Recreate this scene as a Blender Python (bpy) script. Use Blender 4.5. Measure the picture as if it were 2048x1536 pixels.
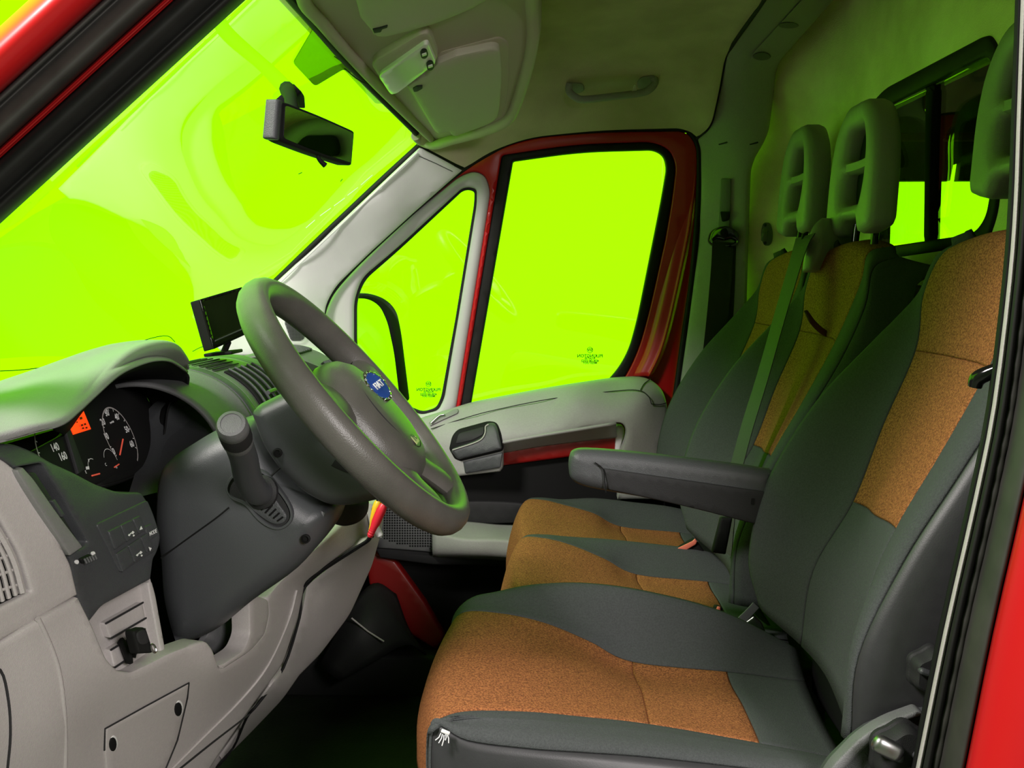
import bpy, bmesh, math, random
import numpy as np
from mathutils import Vector, Matrix
from mathutils.geometry import delaunay_2d_cdt
random.seed(7)
for o in list(bpy.data.objects):
    bpy.data.objects.remove(o, do_unlink=True)
SC = bpy.context.scene
COL = SC.collection

# ------------------------------------------------------------------ camera
# X runs to the rear of the van, Y across it (away from the camera), Z up; z = 0 is the cab floor.
FPX = 2200.0
VPX, VPY = 1090.0, 570.0
CAM = Vector((0.0, 0.0, 1.0))
PITCH = math.atan((768 - VPY) / FPX)
YAW = math.atan((VPX - 1024) / FPX * math.cos(PITCH))
c_r = Vector((math.cos(YAW), math.sin(YAW), 0))
c_w = Vector((-math.sin(YAW) * math.cos(PITCH), math.cos(YAW) * math.cos(PITCH), -math.sin(PITCH)))
c_u = c_r.cross(c_w)
cam_d = bpy.data.cameras.new('camera')
cam_d.sensor_width = 36.0
cam_d.lens = FPX / 2048 * 36.0
cam_d.clip_start = 0.02
cam_o = bpy.data.objects.new('camera', cam_d)
COL.objects.link(cam_o)
m3 = Matrix((c_r, c_u, -c_w)).transposed()
cam_o.matrix_world = Matrix.Translation(CAM) @ m3.to_4x4()
SC.camera = cam_o

# ------------------------------------------------------------------ world, lamps, exposure
SC.view_settings.view_transform = 'Standard'
SC.view_settings.look = 'None'
SC.view_settings.gamma = 1.0
SC.view_settings.exposure = 0.0
try:
    SC.view_settings.use_curve_mapping = False
except Exception:
    pass
world = bpy.data.worlds.new('green_surroundings')
SC.world = world
world.use_nodes = True
bg = world.node_tree.nodes['Background']
bg.inputs[0].default_value = (0.235, 1.0, 0.0, 1)
bg.inputs[1].default_value = 2.25

def area(name, loc, target, size, power, color=(1, 1, 1), size_y=None):
    d = bpy.data.lights.new(name, 'AREA')
    d.energy = power
    d.color = color
    d.size = size
    if size_y:
        d.shape = 'RECTANGLE'
        d.size_y = size_y
    o = bpy.data.objects.new(name, d)
    COL.objects.link(o)
    o.location = loc
    dv = Vector(target) - Vector(loc)
    o.rotation_euler = dv.to_track_quat('-Z', 'Y').to_euler()
    return o
area('studio_softbox', (1.22, -1.2, 1.75), (-0.2, 1.6, 0.6), 0.8, 78, (1.0, 0.93, 0.92), 0.8)
area('studio_softbox_front', (-1.5, 0.3, 2.5), (-0.1, 1.9, 0.6), 0.5, 95, (1.0, 0.93, 0.90), 0.5)

# ------------------------------------------------------------------ helpers
def ray(px, py):
    return c_w + c_r * ((px - 1024) / FPX) + c_u * ((768 - py) / FPX)
def W(px, py, Y):
    d = ray(px, py)
    return CAM + d * (Y / d.y)
def WX(px, py, X):
    d = ray(px, py)
    return CAM + d * (X / d.x)
def proj(p):
    q = Vector(p) - CAM
    w = q.dot(c_w)
    return (1024 + FPX * q.dot(c_r) / w, 768 - FPX * q.dot(c_u) / w)

class Lift:
    """thin-plate interpolation of the distance across the cab over a set of photo points"""
    def __init__(self, pts):
        P = np.array(pts, float)
        self.p = P[:, :2] / 500.0
        n = len(P)
        d = np.linalg.norm(self.p[:, None] - self.p[None], axis=2)
        K = np.where(d > 1e-9, d * d * np.log(d + 1e-12), 0) + np.eye(n) * 1e-4
        A = np.zeros((n + 3, n + 3))
        A[:n, :n] = K
        A[:n, n] = 1
        A[:n, n + 1:] = self.p
        A[n, :n] = 1
        A[n + 1:, :n] = self.p.T
        b = np.zeros(n + 3)
        b[:n] = P[:, 2]
        self.w = np.linalg.solve(A, b)
        self.n = n
    def y(self, px, py):
        q = np.array([px, py]) / 500.0
        d = np.linalg.norm(self.p - q, axis=1)
        k = np.where(d > 1e-9, d * d * np.log(d + 1e-12), 0)
        return float(k @ self.w[:self.n] + self.w[self.n] + self.w[self.n + 1:] @ q)
    def __call__(self, px, py):
        return W(px, py, self.y(px, py))
    def mv(self, v):
        v = Vector(v)
        return lambda a, b: self(a, b) + v
    def off(self, dy):
        return lambda a, b: W(a, b, self.y(a, b) + dy)
def flat(y0, k=0.0, kx=0.0):
    return lambda a, b: W(a, b, y0 + k * (b - 570) + kx * (a - 1090))
def onplane(o, n):
    o = Vector(o); n = Vector(n)
    def g(a, b):
        d = ray(a, b)
        return CAM + d * ((o - CAM).dot(n) / d.dot(n))
    return g
def quadf(p00, p10, p11, p01):
    p00, p10, p11, p01 = (Vector(p) for p in (p00, p10, p11, p01))
    return lambda a, b: (p00 * (1 - a) + p10 * a) * (1 - b) + (p01 * (1 - a) + p11 * a) * b
def plane3(o, ex, ey):
    o = Vector(o); ex = Vector(ex); ey = Vector(ey)
    return lambda a, b: o + ex * a + ey * b

def link(name, me, mat=None, parent=None):
    o = bpy.data.objects.new(name, me)
    COL.objects.link(o)
    if mat is not None:
        me.materials.append(mat)
    if parent is not None:
        o.parent = parent
        o.matrix_parent_inverse = parent_world(parent).inverted()
    return o
def parent_world(p):
    m = Matrix.LocRotScale(p.location, p.rotation_euler, p.scale)
    if p.parent:
        m = parent_world(p.parent) @ p.matrix_parent_inverse @ m
    return m
def thing(name, label, cat, loc=(0, 0, 0), group=None):
    o = bpy.data.objects.new(name, None)
    COL.objects.link(o)
    o.empty_display_size = 0.05
    o.location = loc
    o['label'] = label
    o['category'] = cat
    if group:
        o['group'] = group
    return o
def tag(o, label, cat=None, group=None):
    o['label'] = label
    if cat:
        o['category'] = cat
    if group:
        o['group'] = group
    return o
def struct(o, label=None):
    o['kind'] = 'structure'
    if label:
        o['label'] = label
    return o
def mesh(name, verts, faces, mat, parent=None, smooth=True, angle=40):
    me = bpy.data.meshes.new(name)
    me.from_pydata([tuple(v) for v in verts], [], faces)
    me.validate()
    bm = bmesh.new()
    bm.from_mesh(me)
    bmesh.ops.recalc_face_normals(bm, faces=bm.faces)
    bm.to_mesh(me)
    bm.free()
    if smooth:
        me.polygons.foreach_set('use_smooth', [True] * len(me.polygons))
        me.set_sharp_from_angle(angle=math.radians(angle))
    return link(name, me, mat, parent)

def rp(pts, r=0, seg=5):
    """round the corners of a closed outline; a third number on a point overrides r"""
    out = []
    n = len(pts)
    for i in range(n):
        p = Vector(pts[i][:2]); a = Vector(pts[i - 1][:2]); b = Vector(pts[(i + 1) % n][:2])
        rr = pts[i][2] if len(pts[i]) > 2 else r
        if rr <= 0:
            out.append((p.x, p.y)); continue
        la = (a - p).length; lb = (b - p).length
        rr = min(rr, la * .49, lb * .49)
        p0 = p + (a - p).normalized() * rr
        p1 = p + (b - p).normalized() * rr
        for k in range(seg + 1):
            t = k / seg
            q = p0 * (1 - t) ** 2 + p * 2 * t * (1 - t) + p1 * t * t
            out.append((q.x, q.y))
    return out
def cr(p0, p1, p2, p3, t):
    return (p1 * 2 + (p2 - p0) * t + (p0 * 2 - p1 * 5 + p2 * 4 - p3) * t * t + (p1 * 3 - p0 - p2 * 3 + p3) * t ** 3) * .5
def spl(pts, n=6, closed=False):
    """smooth curve through points of any dimension"""
    P = [Vector(p) for p in pts]
    out = []
    m = len(P)
    rng = range(m) if closed else range(m - 1)
    for i in rng:
        if closed:
            a, b, c, d = P[i - 1], P[i], P[(i + 1) % m], P[(i + 2) % m]
        else:
            b, c = P[i], P[i + 1]
            a = P[i - 1] if i > 0 else b * 2 - c
            d = P[i + 2] if i + 2 < m else c * 2 - b
        for k in range(n):
            out.append(cr(a, b, c, d, k / n))
    if not closed:
        out.append(P[-1])
    return out
def s2(pts, n=5, closed=True):
    return [(p[0], p[1]) for p in spl(pts, n, closed)]
def densify(pts, step):
    out = []
    n = len(pts)
    for i in range(n):
        a = Vector(pts[i][:2]); b = Vector(pts[(i + 1) % n][:2])
        L = (b - a).length
        if L < 1e-6:
            continue
        k = max(1, int(math.ceil(L / step)))
        for j in range(k):
            q = a.lerp(b, j / k)
            out.append((q.x, q.y))
    return out
def inside(poly, x, y):
    P = np.asarray(poly)
    x0, y0 = P[:, 0], P[:, 1]
    x1, y1 = np.roll(x0, -1), np.roll(y0, -1)
    c = (y0 > y) != (y1 > y)
    with np.errstate(divide='ignore', invalid='ignore'):
        xi = (x1 - x0) * (y - y0) / (y1 - y0) + x0
    return bool(np.count_nonzero(c & (x < xi)) & 1)
def bdist(poly, x, y):
    P = np.asarray(poly)
    Q = np.roll(P, -1, axis=0)
    d = Q - P
    L = (d * d).sum(1) + 1e-12
    t = np.clip((((x - P[:, 0]) * d[:, 0]) + ((y - P[:, 1]) * d[:, 1])) / L, 0, 1)
    return float(np.sqrt(((P[:, 0] + t * d[:, 0] - x) ** 2 + (P[:, 1] + t * d[:, 1] - y) ** 2).min()))
def area2(poly):
    return sum(poly[i - 1][0] * poly[i][1] - poly[i][0] * poly[i - 1][1] for i in range(len(poly))) / 2

def skin(name, outline, f, mat, parent=None, thick=.008, rnd=.003, step=16, back=(0, 1, 0), holes=(), unit=None,
         both=False, bulge=None, angle=50):
    """A solid panel: outline (2-D) lifted into space by f, thickness along back, edges rounded."""
    bk = Vector(back).normalized()
    loops = [densify(outline, step)] + [densify(h, step) for h in holes]
    if unit is None:
        cx = sum(p[0] for p in loops[0]) / len(loops[0]); cy = sum(p[1] for p in loops[0]) / len(loops[0])
        e = max(1e-4, step * .2)
        unit = e / max(1e-9, (((f(cx + e, cy) - f(cx, cy)).length + (f(cx, cy + e) - f(cx, cy)).length) / 2))
        unit = min(unit, e / max(1e-9, (f(cx, cy + e) - f(cx, cy)).length), ) if False else unit
    ri = rnd * unit
    pts, dep, edges = [], [], []
    for li, lp in enumerate(loops):
        b0 = len(pts)
        for p in lp:
            pts.append(p); dep.append(rnd)
        n = len(lp)
        edges += [(b0 + i, b0 + (i + 1) % n) for i in range(n)]
    def ok(x, y, dmin):
        if not inside(loops[0], x, y):
            return False
        for h in loops[1:]:
            if inside(h, x, y):
                return False
        return min(bdist(l, x, y) for l in loops) >= dmin
    if rnd > 0:
        for li, lp in enumerate(loops):
            sgn = 1 if area2(lp) > 0 else -1
            if li > 0:
                sgn = -sgn
            n = len(lp)
            for ins, dp in ((.3, .3), (1.0, 0.0)):
                for i in range(n):
                    a = Vector(lp[i - 1]); b = Vector(lp[(i + 1) % n])
                    t = (b - a)
                    if t.length < 1e-9:
                        continue
                    t.normalize()
                    q = Vector(lp[i]) + Vector((-t.y, t.x)) * sgn * ri * ins
                    if ok(q.x, q.y, ri * ins * .85):
                        pts.append((q.x, q.y)); dep.append(rnd * dp)
    xs = [p[0] for p in loops[0]]; ys = [p[1] for p in loops[0]]
    x = min(xs) + step * .5
    row = 0
    dm = max(step * .55, ri * 1.25)
    while x < max(xs):
        y = min(ys) + (step * .5 if row % 2 else 0)
        while y < max(ys):
            if ok(x, y, dm):
                pts.append((x, y)); dep.append(0)
            y += step
        x += step * .9
        row += 1
    vs, es, fs, ov, oe, of = delaunay_2d_cdt([Vector(p) for p in pts], edges, [], 1, 1e-7)
    d2 = [dep[o[0]] if o else 0 for o in ov]
    V3 = [f(v.x, v.y) for v in vs]
    if bulge:
        V3 = [p - bk * bulge(v.x, v.y) for p, v in zip(V3, vs)]
    tri = []
    for t in fs:
        c = sum((vs[i] for i in t), Vector((0, 0))) / len(t)
        if inside(loops[0], c.x, c.y) and not any(inside(h, c.x, c.y) for h in loops[1:]):
            tri.append(list(t))
    front = [p + bk * d for p, d in zip(V3, d2)]
    if both:
        backv = [p + bk * (thick - d) for p, d in zip(V3, d2)]
    else:
        backv = [p + bk * thick for p in V3]
    n = len(front)
    faces = [t for t in tri] + [[i + n for i in reversed(t)] for t in tri]
    cnt = {}
    for t in tri:
        for i in range(3):
            e = (t[i], t[(i + 1) % 3])
            cnt[e] = 1
    for (a, b) in list(cnt):
        if (b, a) not in cnt:
            faces.append([b, a, a + n, b + n])
    return mesh(name, front + backv, faces, mat, parent, True, angle)

def ringplate(name, outer, inner, f, mat, parent, thick, rnd, step=14, back=(0, 1, 0), **k):
    return skin(name, outer, f, mat, parent, thick, rnd, step, back, holes=[inner], **k)

def tube(name, path, r, mat, parent=None, seg=10, closed=False, flat_=1.0, up=None, caps=True, n=0):
    """swept round or flattened section; r number or list"""
    P = [Vector(p) for p in path]
    if n:
        P = spl(P, n, closed)
    m = len(P)
    if isinstance(r, (int, float)):
        R = [r] * m
    else:
        R = [float(np.interp(i / (m - 1), np.linspace(0, 1, len(r)), r)) for i in range(m)]
    V, F = [], []
    N = None
    for i in range(m):
        if closed:
            t = P[(i + 1) % m] - P[i - 1]
        else:
            t = P[min(i + 1, m - 1)] - P[max(i - 1, 0)]
        t.normalize()
        if up is not None:
            N = Vector(up)
        elif N is None:
            N = Vector((0, 0, 1)) if abs(t.z) < .9 else Vector((1, 0, 0))
        N = (N - t * N.dot(t)).normalized()
        B = t.cross(N)
        for k in range(seg):
            a = 2 * math.pi * k / seg
            V.append(P[i] + (B * math.cos(a) + N * math.sin(a) * flat_) * R[i])
    for i in range(m if closed else m - 1):
        j = (i + 1) % m
        for k in range(seg):
            F.append([i * seg + k, i * seg + (k + 1) % seg, j * seg + (k + 1) % seg, j * seg + k])
    if caps and not closed:
        F.append(list(range(seg)))
        F.append([(m - 1) * seg + k for k in range(seg)])
    return mesh(name, V, F, mat, parent, True, 50)
def strap(name, path, width, thick, wdir, mat, parent=None, n=6):
    """webbing: flat band; wdir one vector or a list along the path"""
    P = spl(path, n)
    m = len(P)
    V, F = [], []
    for i, p in enumerate(P):
        if isinstance(wdir, list):
            x = i / (m - 1) * (len(wdir) - 1)
            k = min(int(x), len(wdir) - 2)
            w = Vector(wdir[k]).lerp(Vector(wdir[k + 1]), x - k)
        else:
            w = Vector(wdir)
        t = (P[min(i + 1, m - 1)] - P[max(i - 1, 0)]).normalized()
        w = (w - t * w.dot(t)).normalized()
        nn = t.cross(w)
        for a, b in ((-.5, -.5), (-.5, .5), (0, .62), (.5, .5), (.5, -.5), (0, -.62)):
            V.append(p + w * a * width + nn * b * thick)
    for i in range(m - 1):
        for k in range(6):
            F.append([i * 6 + k, i * 6 + (k + 1) % 6, (i + 1) * 6 + (k + 1) % 6, (i + 1) * 6 + k])
    F.append(list(range(6)))
    F.append([(m - 1) * 6 + k for k in range(6)])
    return mesh(name, V, F, mat, parent, True, 30)
def frame(ex, ez=None, ey=None):
    """rotation with columns ex, ey, ez made orthonormal from ex and a second axis"""
    ex = Vector(ex).normalized()
    if ey is not None:
        ey = Vector(ey); ey = (ey - ex * ey.dot(ex)).normalized()
        ez = ex.cross(ey)
    else:
        ez = Vector(ez); ez = (ez - ex * ez.dot(ex)).normalized()
        ey = ez.cross(ex)
    return Matrix((ex, ey, ez)).transposed()
def rbox(name, c, size, mat, parent=None, rot=None, bev=.004, seg=3, taper=None):
    bm = bmesh.new()
    bmesh.ops.create_cube(bm, size=1)
    for v in bm.verts:
        v.co = Vector((v.co.x * size[0], v.co.y * size[1], v.co.z * size[2]))
        if taper and v.co.z > 0:
            v.co.x *= taper[0]; v.co.y *= taper[1]
    if bev > 0:
        bmesh.ops.bevel(bm, geom=list(bm.edges), offset=min(bev, min(size) * .48), segments=seg, profile=.5, affect='EDGES')
    R = rot if rot is not None else Matrix.Identity(3)
    for v in bm.verts:
        v.co = Vector(c) + R @ v.co
    me = bpy.data.meshes.new(name)
    bmesh.ops.recalc_face_normals(bm, faces=bm.faces)
    bm.to_mesh(me); bm.free()
    me.polygons.foreach_set('use_smooth', [True] * len(me.polygons))
    me.set_sharp_from_angle(angle=math.radians(35))
    return link(name, me, mat, parent)
def lathe(name, prof, c, axis, mat, parent=None, seg=24, xdir=None, angle=35, lobes=0, lobe=0.0):
    """prof: (radius, height along axis)"""
    az = Vector(axis).normalized()
    ax = Vector(xdir) if xdir else (Vector((0, 0, 1)) if abs(az.z) < .9 else Vector((1, 0, 0)))
    ax = (ax - az * ax.dot(az)).normalized()
    ay = az.cross(ax)
    V, F = [], []
    for r, h in prof:
        for k in range(seg):
            a = 2 * math.pi * k / seg
            rr = r * (1 + lobe * math.cos(lobes * a)) if lobes else r
            V.append(Vector(c) + az * h + (ax * math.cos(a) + ay * math.sin(a)) * rr)
    for i in range(len(prof) - 1):
        for k in range(seg):
            F.append([i * seg + k, i * seg + (k + 1) % seg, (i + 1) * seg + (k + 1) % seg, (i + 1) * seg + k])
    F.append(list(range(seg))); F.append([(len(prof) - 1) * seg + k for k in range(seg)])
    return mesh(name, V, F, mat, parent, True, angle)
def text(name, body, o, ex, ey, size, mat, parent=None, depth=.0003, align='CENTER', bold=0.0):
    cu = bpy.data.curves.new(name, 'FONT')
    cu.body = body
    cu.size = size
    cu.extrude = depth
    cu.offset = bold
    cu.align_x = align
    cu.align_y = 'CENTER'
    cu.resolution_u = 3
    t = bpy.data.objects.new(name, cu)
    COL.objects.link(t)
    bpy.context.view_layer.update()
    me = bpy.data.meshes.new_from_object(t.evaluated_get(bpy.context.evaluated_depsgraph_get()))
    bpy.data.objects.remove(t, do_unlink=True)
    ex = Vector(ex).normalized(); ey = Vector(ey); ey = (ey - ex * ey.dot(ex)).normalized(); ez = ex.cross(ey)
    M = Matrix((ex, ey, ez)).transposed()
    for v in me.vertices:
        v.co = Vector(o) + M @ v.co
    me.materials.clear()
    return link(name, me, mat, parent)

class Patch:
    """smooth surface through rails[v][u]; parts are sub-rectangles of it"""
    def __init__(self, rails):
        self.g = [[Vector(p) for p in r] for r in rails]
        self.nv = len(rails); self.nu = len(rails[0])
    def _c(self, P, x):
        m = len(P)
        i = min(max(int(math.floor(x)), 0), m - 2)
        t = x - i
        b, c = P[i], P[i + 1]
        a = P[i - 1] if i > 0 else b * 2 - c
        d = P[i + 2] if i + 2 < m else c * 2 - b
        return cr(a, b, c, d, t)
    def ev(self, u, v):
        i = min(max(int(math.floor(v)), 0), self.nv - 2)
        idx = [max(i - 1, 0), i, i + 1, min(i + 2, self.nv - 1)]
        R = [self._c(self.g[k], u) for k in idx]
        if i == 0:
            R[0] = R[1] * 2 - R[2]
        if i + 2 > self.nv - 1:
            R[3] = R[2] * 2 - R[1]
        return cr(R[0], R[1], R[2], R[3], v - i)
    def nrm(self, u, v):
        e = .02
        a = self.ev(min(u + e, self.nu - 1), v) - self.ev(max(u - e, 0), v)
        b = self.ev(u, min(v + e, self.nv - 1)) - self.ev(u, max(v - e, 0))
        n = a.cross(b)
        return n.normalized() if n.length > 1e-12 else Vector((0, 0, 1))
    def part(self, name, u0, u1, v0, v1, mat, parent, du=8, dv=8, seam=(1, 1, 1, 1), depth=.004, sgn=1, thick=.012):
        """seam: sink the edge at (u0,u1,v0,v1)"""
        nu = max(2, int(math.ceil((u1 - u0) * du))); nv = max(2, int(math.ceil((v1 - v0) * dv)))
        def axis(a, b, n, s0, s1):
            L = [a + (b - a) * k / n for k in range(n + 1)]
            w = (b - a)
            e = min(.03, w * .1)
            if s0:
                L = [a, a + e] + [x for x in L if x > a + e * 1.6]
            if s1:
                L = [x for x in L if x < b - e * 1.6] + [b - e, b]
            return L
        U = axis(u0, u1, nu, seam[0], seam[1]); Vv = axis(v0, v1, nv, seam[2], seam[3])
        V, F = [], []
        for j, v in enumerate(Vv):
            for i, u in enumerate(U):
                p = self.ev(u, v)
                s = (i == 0 and seam[0]) or (i == len(U) - 1 and seam[1]) or (j == 0 and seam[2]) or (j == len(Vv) - 1 and seam[3])
                if s:
                    p = p - self.nrm(u, v) * depth * sgn
                V.append(p)
        w = len(U)
        for j in range(len(Vv) - 1):
            for i in range(w - 1):
                F.append([j * w + i, j * w + i + 1, (j + 1) * w + i + 1, (j + 1) * w + i])
        me = bpy.data.meshes.new(name)
        me.from_pydata([tuple(p) for p in V], [], F if sgn > 0 else [list(reversed(q)) for q in F])
        me.polygons.foreach_set('use_smooth', [True] * len(me.polygons))
        o = link(name, me, mat, parent)
        if thick:
            md = o.modifiers.new('padding', 'SOLIDIFY')
            md.thickness = thick
            md.offset = -1
        return o
def copy_tree(o, parent=None, off=Vector((0, 0, 0))):
    c = o.copy()
    COL.objects.link(c)
    if parent is not None:
        c.parent = parent
    else:
        c.location = o.location + off
    for ch in o.children:
        copy_tree(ch, c)
    return c
# ------------------------------------------------------------------ materials
def nmat(name, col, rough=.5, metal=0, spec=.5, noise=0.0, nscale=60, bump=0.0, bscale=400, col2=None, coat=0, sheen=0, detail=3, emit=None, thresh=None):
    m = bpy.data.materials.new(name)
    m.use_nodes = True
    nt = m.node_tree
    b = nt.nodes['Principled BSDF']
    b.inputs['Base Color'].default_value = (*col, 1)
    b.inputs['Roughness'].default_value = rough
    b.inputs['Metallic'].default_value = metal
    b.inputs['Specular IOR Level'].default_value = spec
    if coat:
        b.inputs['Coat Weight'].default_value = coat
        b.inputs['Coat Roughness'].default_value = .04
    if sheen:
        b.inputs['Sheen Weight'].default_value = sheen
    if emit:
        b.inputs['Emission Color'].default_value = (*emit[:3], 1)
        b.inputs['Emission Strength'].default_value = emit[3]
    tc = None
    if noise or bump:
        tc = nt.nodes.new('ShaderNodeTexCoord')
    if noise:
        n = nt.nodes.new('ShaderNodeTexNoise')
        n.inputs['Scale'].default_value = nscale
        n.inputs['Detail'].default_value = detail
        nt.links.new(tc.outputs['Object'], n.inputs['Vector'])
        r = nt.nodes.new('ShaderNodeValToRGB')
        c2 = col2 if col2 else tuple(max(0, c * (1 - noise)) for c in col)
        lo, hi = thresh if thresh else (.35, .65)
        r.color_ramp.elements[0].position = lo
        r.color_ramp.elements[1].position = hi
        r.color_ramp.elements[0].color = (*c2, 1)
        r.color_ramp.elements[1].color = (*col, 1)
        nt.links.new(n.outputs['Fac'], r.inputs['Fac'])
        nt.links.new(r.outputs['Color'], b.inputs['Base Color'])
    if bump:
        n2 = nt.nodes.new('ShaderNodeTexNoise')
        n2.inputs['Scale'].default_value = bscale
        n2.inputs['Detail'].default_value = 2
        nt.links.new(tc.outputs['Object'], n2.inputs['Vector'])
        bp = nt.nodes.new('ShaderNodeBump')
        bp.inputs['Strength'].default_value = bump
        bp.inputs['Distance'].default_value = .002
        nt.links.new(n2.outputs['Fac'], bp.inputs['Height'])
        nt.links.new(bp.outputs['Normal'], b.inputs['Normal'])
    return m
def glass(name, tint=(1, 1, 1), ior=1.45, rough=0.0, gloss=1.0):
    m = bpy.data.materials.new(name)
    m.use_nodes = True
    nt = m.node_tree
    nt.nodes.clear()
    out = nt.nodes.new('ShaderNodeOutputMaterial')
    mix = nt.nodes.new('ShaderNodeMixShader')
    tr = nt.nodes.new('ShaderNodeBsdfTransparent')
    gl = nt.nodes.new('ShaderNodeBsdfGlossy')
    fr = nt.nodes.new('ShaderNodeFresnel')
    ge = nt.nodes.new('ShaderNodeNewGeometry')      # a thin sheet: both faces reflect alike
    ma = nt.nodes.new('ShaderNodeMath')
    ma.operation = 'MULTIPLY_ADD'
    ma.inputs[1].default_value = 1 / ior - ior
    ma.inputs[2].default_value = ior
    nt.links.new(ge.outputs['Backfacing'], ma.inputs[0])
    nt.links.new(ma.outputs[0], fr.inputs['IOR'])
    tr.inputs['Color'].default_value = (*tint, 1)
    gl.inputs['Roughness'].default_value = rough
    gl.inputs['Color'].default_value = (gloss, gloss, gloss, 1)
    nt.links.new(fr.outputs[0], mix.inputs[0])
    nt.links.new(tr.outputs[0], mix.inputs[1])
    nt.links.new(gl.outputs[0], mix.inputs[2])
    nt.links.new(mix.outputs[0], out.inputs[0])
    return m
M = {}
M['grey'] = nmat('light_grey_grained_plastic', (.44, .41, .40), .55, noise=.05, nscale=300, bump=.25, bscale=900)
M['grey_door'] = nmat('grey_door_plastic', (.34, .34, .32), .55, noise=.06, nscale=260, bump=.3, bscale=800)
M['pale'] = nmat('pale_grey_pillar_plastic', (.74, .74, .73), .5, bump=.12, bscale=900)
M['pale2'] = nmat('quarter_window_frame_plastic', (.52, .52, .50), .5, bump=.12, bscale=900)
M['dark'] = nmat('charcoal_grained_plastic', (.055, .058, .062), .45, noise=.06, nscale=300, bump=.3, bscale=900)
M['darker'] = nmat('dark_charcoal_plastic', (.022, .022, .023), .6, spec=.25, bump=.2, bscale=900)
M['mid'] = nmat('mid_grey_dash_plastic', (.13, .132, .135), .5, noise=.06, nscale=300, bump=.3, bscale=800)
M['hood'] = nmat('grey_soft_dash_top', (.23, .23, .225), .5, noise=.05, nscale=300, bump=.25, bscale=900)
M['column'] = nmat('column_shroud_plastic', (.062, .065, .07), .38, bump=.15, bscale=1200)
M['wheel'] = nmat('worn_grey_wheel_leather', (.115, .108, .098), .36, noise=.14, nscale=30, bump=.18, bscale=700)
M['black'] = nmat('matt_black_plastic', (.009, .009, .009), .7, spec=.15)
M['gloss_black'] = nmat('gloss_black_plastic', (.006, .006, .006), .12)
M['rubber'] = nmat('black_rubber_seal', (.012, .012, .011), .6, spec=.25, noise=.2, nscale=40)
M['rubber_grey'] = nmat('weathered_rubber_seal', (.04, .038, .034), .6, noise=.3, nscale=25)
M['red'] = nmat('red_car_paint', (.48, .005, .008), .36, coat=.2)
M['red_dull'] = nmat('red_inner_paint', (.25, .005, .005), .4, coat=.15)
M['orange'] = nmat('orange_flecked_fabric', (.39, .15, .054), .95, spec=.1, noise=.5, nscale=420, col2=(.17, .062, .026), bump=.6, bscale=650, detail=1)
M['cloth'] = nmat('charcoal_seat_fabric', (.070, .076, .077), .92, spec=.2, noise=.2, nscale=420, bump=.5, bscale=900)
M['leather'] = nmat('grey_vinyl_seat_side', (.034, .034, .037), .45, noise=.1, nscale=60, bump=.06, bscale=700)
M['foam'] = nmat('headrest_grey_plastic_foam', (.27, .28, .24), .5, bump=.25, bscale=700)
M['headliner'] = nmat('grey_felt_headliner', (.66, .58, .40), .95, noise=.14, nscale=9, col2=(.54, .47, .32), bump=.4, bscale=500)
M['bulkhead'] = nmat('stained_felt_bulkhead', (.95, .88, .52), .95, noise=.3, nscale=7, col2=(.76, .68, .38), bump=.5, bscale=400, detail=6)
M['console'] = nmat('overhead_console_plastic', (.56, .50, .40), .7, bump=.2, bscale=600)
M['visor'] = nmat('visor_vinyl', (.60, .56, .46), .7, bump=.15, bscale=500)
M['floor'] = nmat('black_rubber_mat', (.016, .016, .014), .6, noise=.5, nscale=14, bump=.5, bscale=120)
M['belt'] = nmat('black_belt_webbing', (.018, .019, .019), .7, bump=.4, bscale=700)
M['belt_grey'] = nmat('grey_green_belt_webbing', (.055, .058, .054), .7, bump=.4, bscale=700)
M['chrome'] = nmat('bright_metal', (.75, .75, .75), .2, metal=1)
M['steel'] = nmat('dull_steel', (.35, .35, .35), .35, metal=1)
M['white'] = nmat('white_marking', (.8, .8, .8), .6)
M['redmark'] = nmat('red_needle', (.75, .10, .06), .5, emit=(.9, .12, .07, .25))
M['lcd'] = nmat('red_backlit_display', (.6, .03, .0), .4, emit=(1.0, .035, .008, .95))
M['lcd_dark'] = nmat('display_segments', (.12, .01, .0), .6)
M['buckle'] = nmat('salmon_buckle_button', (.80, .20, .13), .45)
M['blue'] = nmat('blue_enamel', (.02, .06, .30), .3)
M['yellow'] = nmat('yellow_plastic', (.85, .52, .02), .4)
M['redplug'] = nmat('red_plug_plastic', (.72, .02, .04), .4)
M['lens'] = nmat('lamp_lens', (.88, .90, .80), .2, spec=.6)
M['strap_red'] = nmat('dark_red_braid', (.10, .012, .012), .8, bump=.6, bscale=900)
M['label'] = nmat('pale_airbag_label', (.55, .53, .28), .5)
M['cargo'] = nmat('dark_red_cargo_paint', (.10, .022, .012), .6, noise=.4, nscale=3)
M['cargo_dark'] = nmat('dark_cargo_lining', (.045, .035, .018), .8)
M['mirror'] = nmat('mirror_glass', (.85, .85, .85), .02, metal=1)
M['screen'] = nmat('black_lcd_glass', (.008, .009, .006), .08)
M['glass'] = glass('window_glass', (.97, .99, .97), 1.45)
M['wglass'] = glass('windscreen_glass', (.98, 1, .98), 1.38)
M['tint'] = glass('tinted_windscreen_band', (.30, .30, .30), 1.5)
M['smoke'] = glass('smoked_window_glass', (.98, .98, .92), 1.45)
M['etch'] = nmat('etched_glass_mark', (.03, .05, .01), .9, spec=.05)
M['blocker'] = nmat('blocker_grey', (.28, .27, .26), .9)
M['ground'] = nmat('studio_concrete', (.22, .21, .20), .9, noise=.2, nscale=3)
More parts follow.
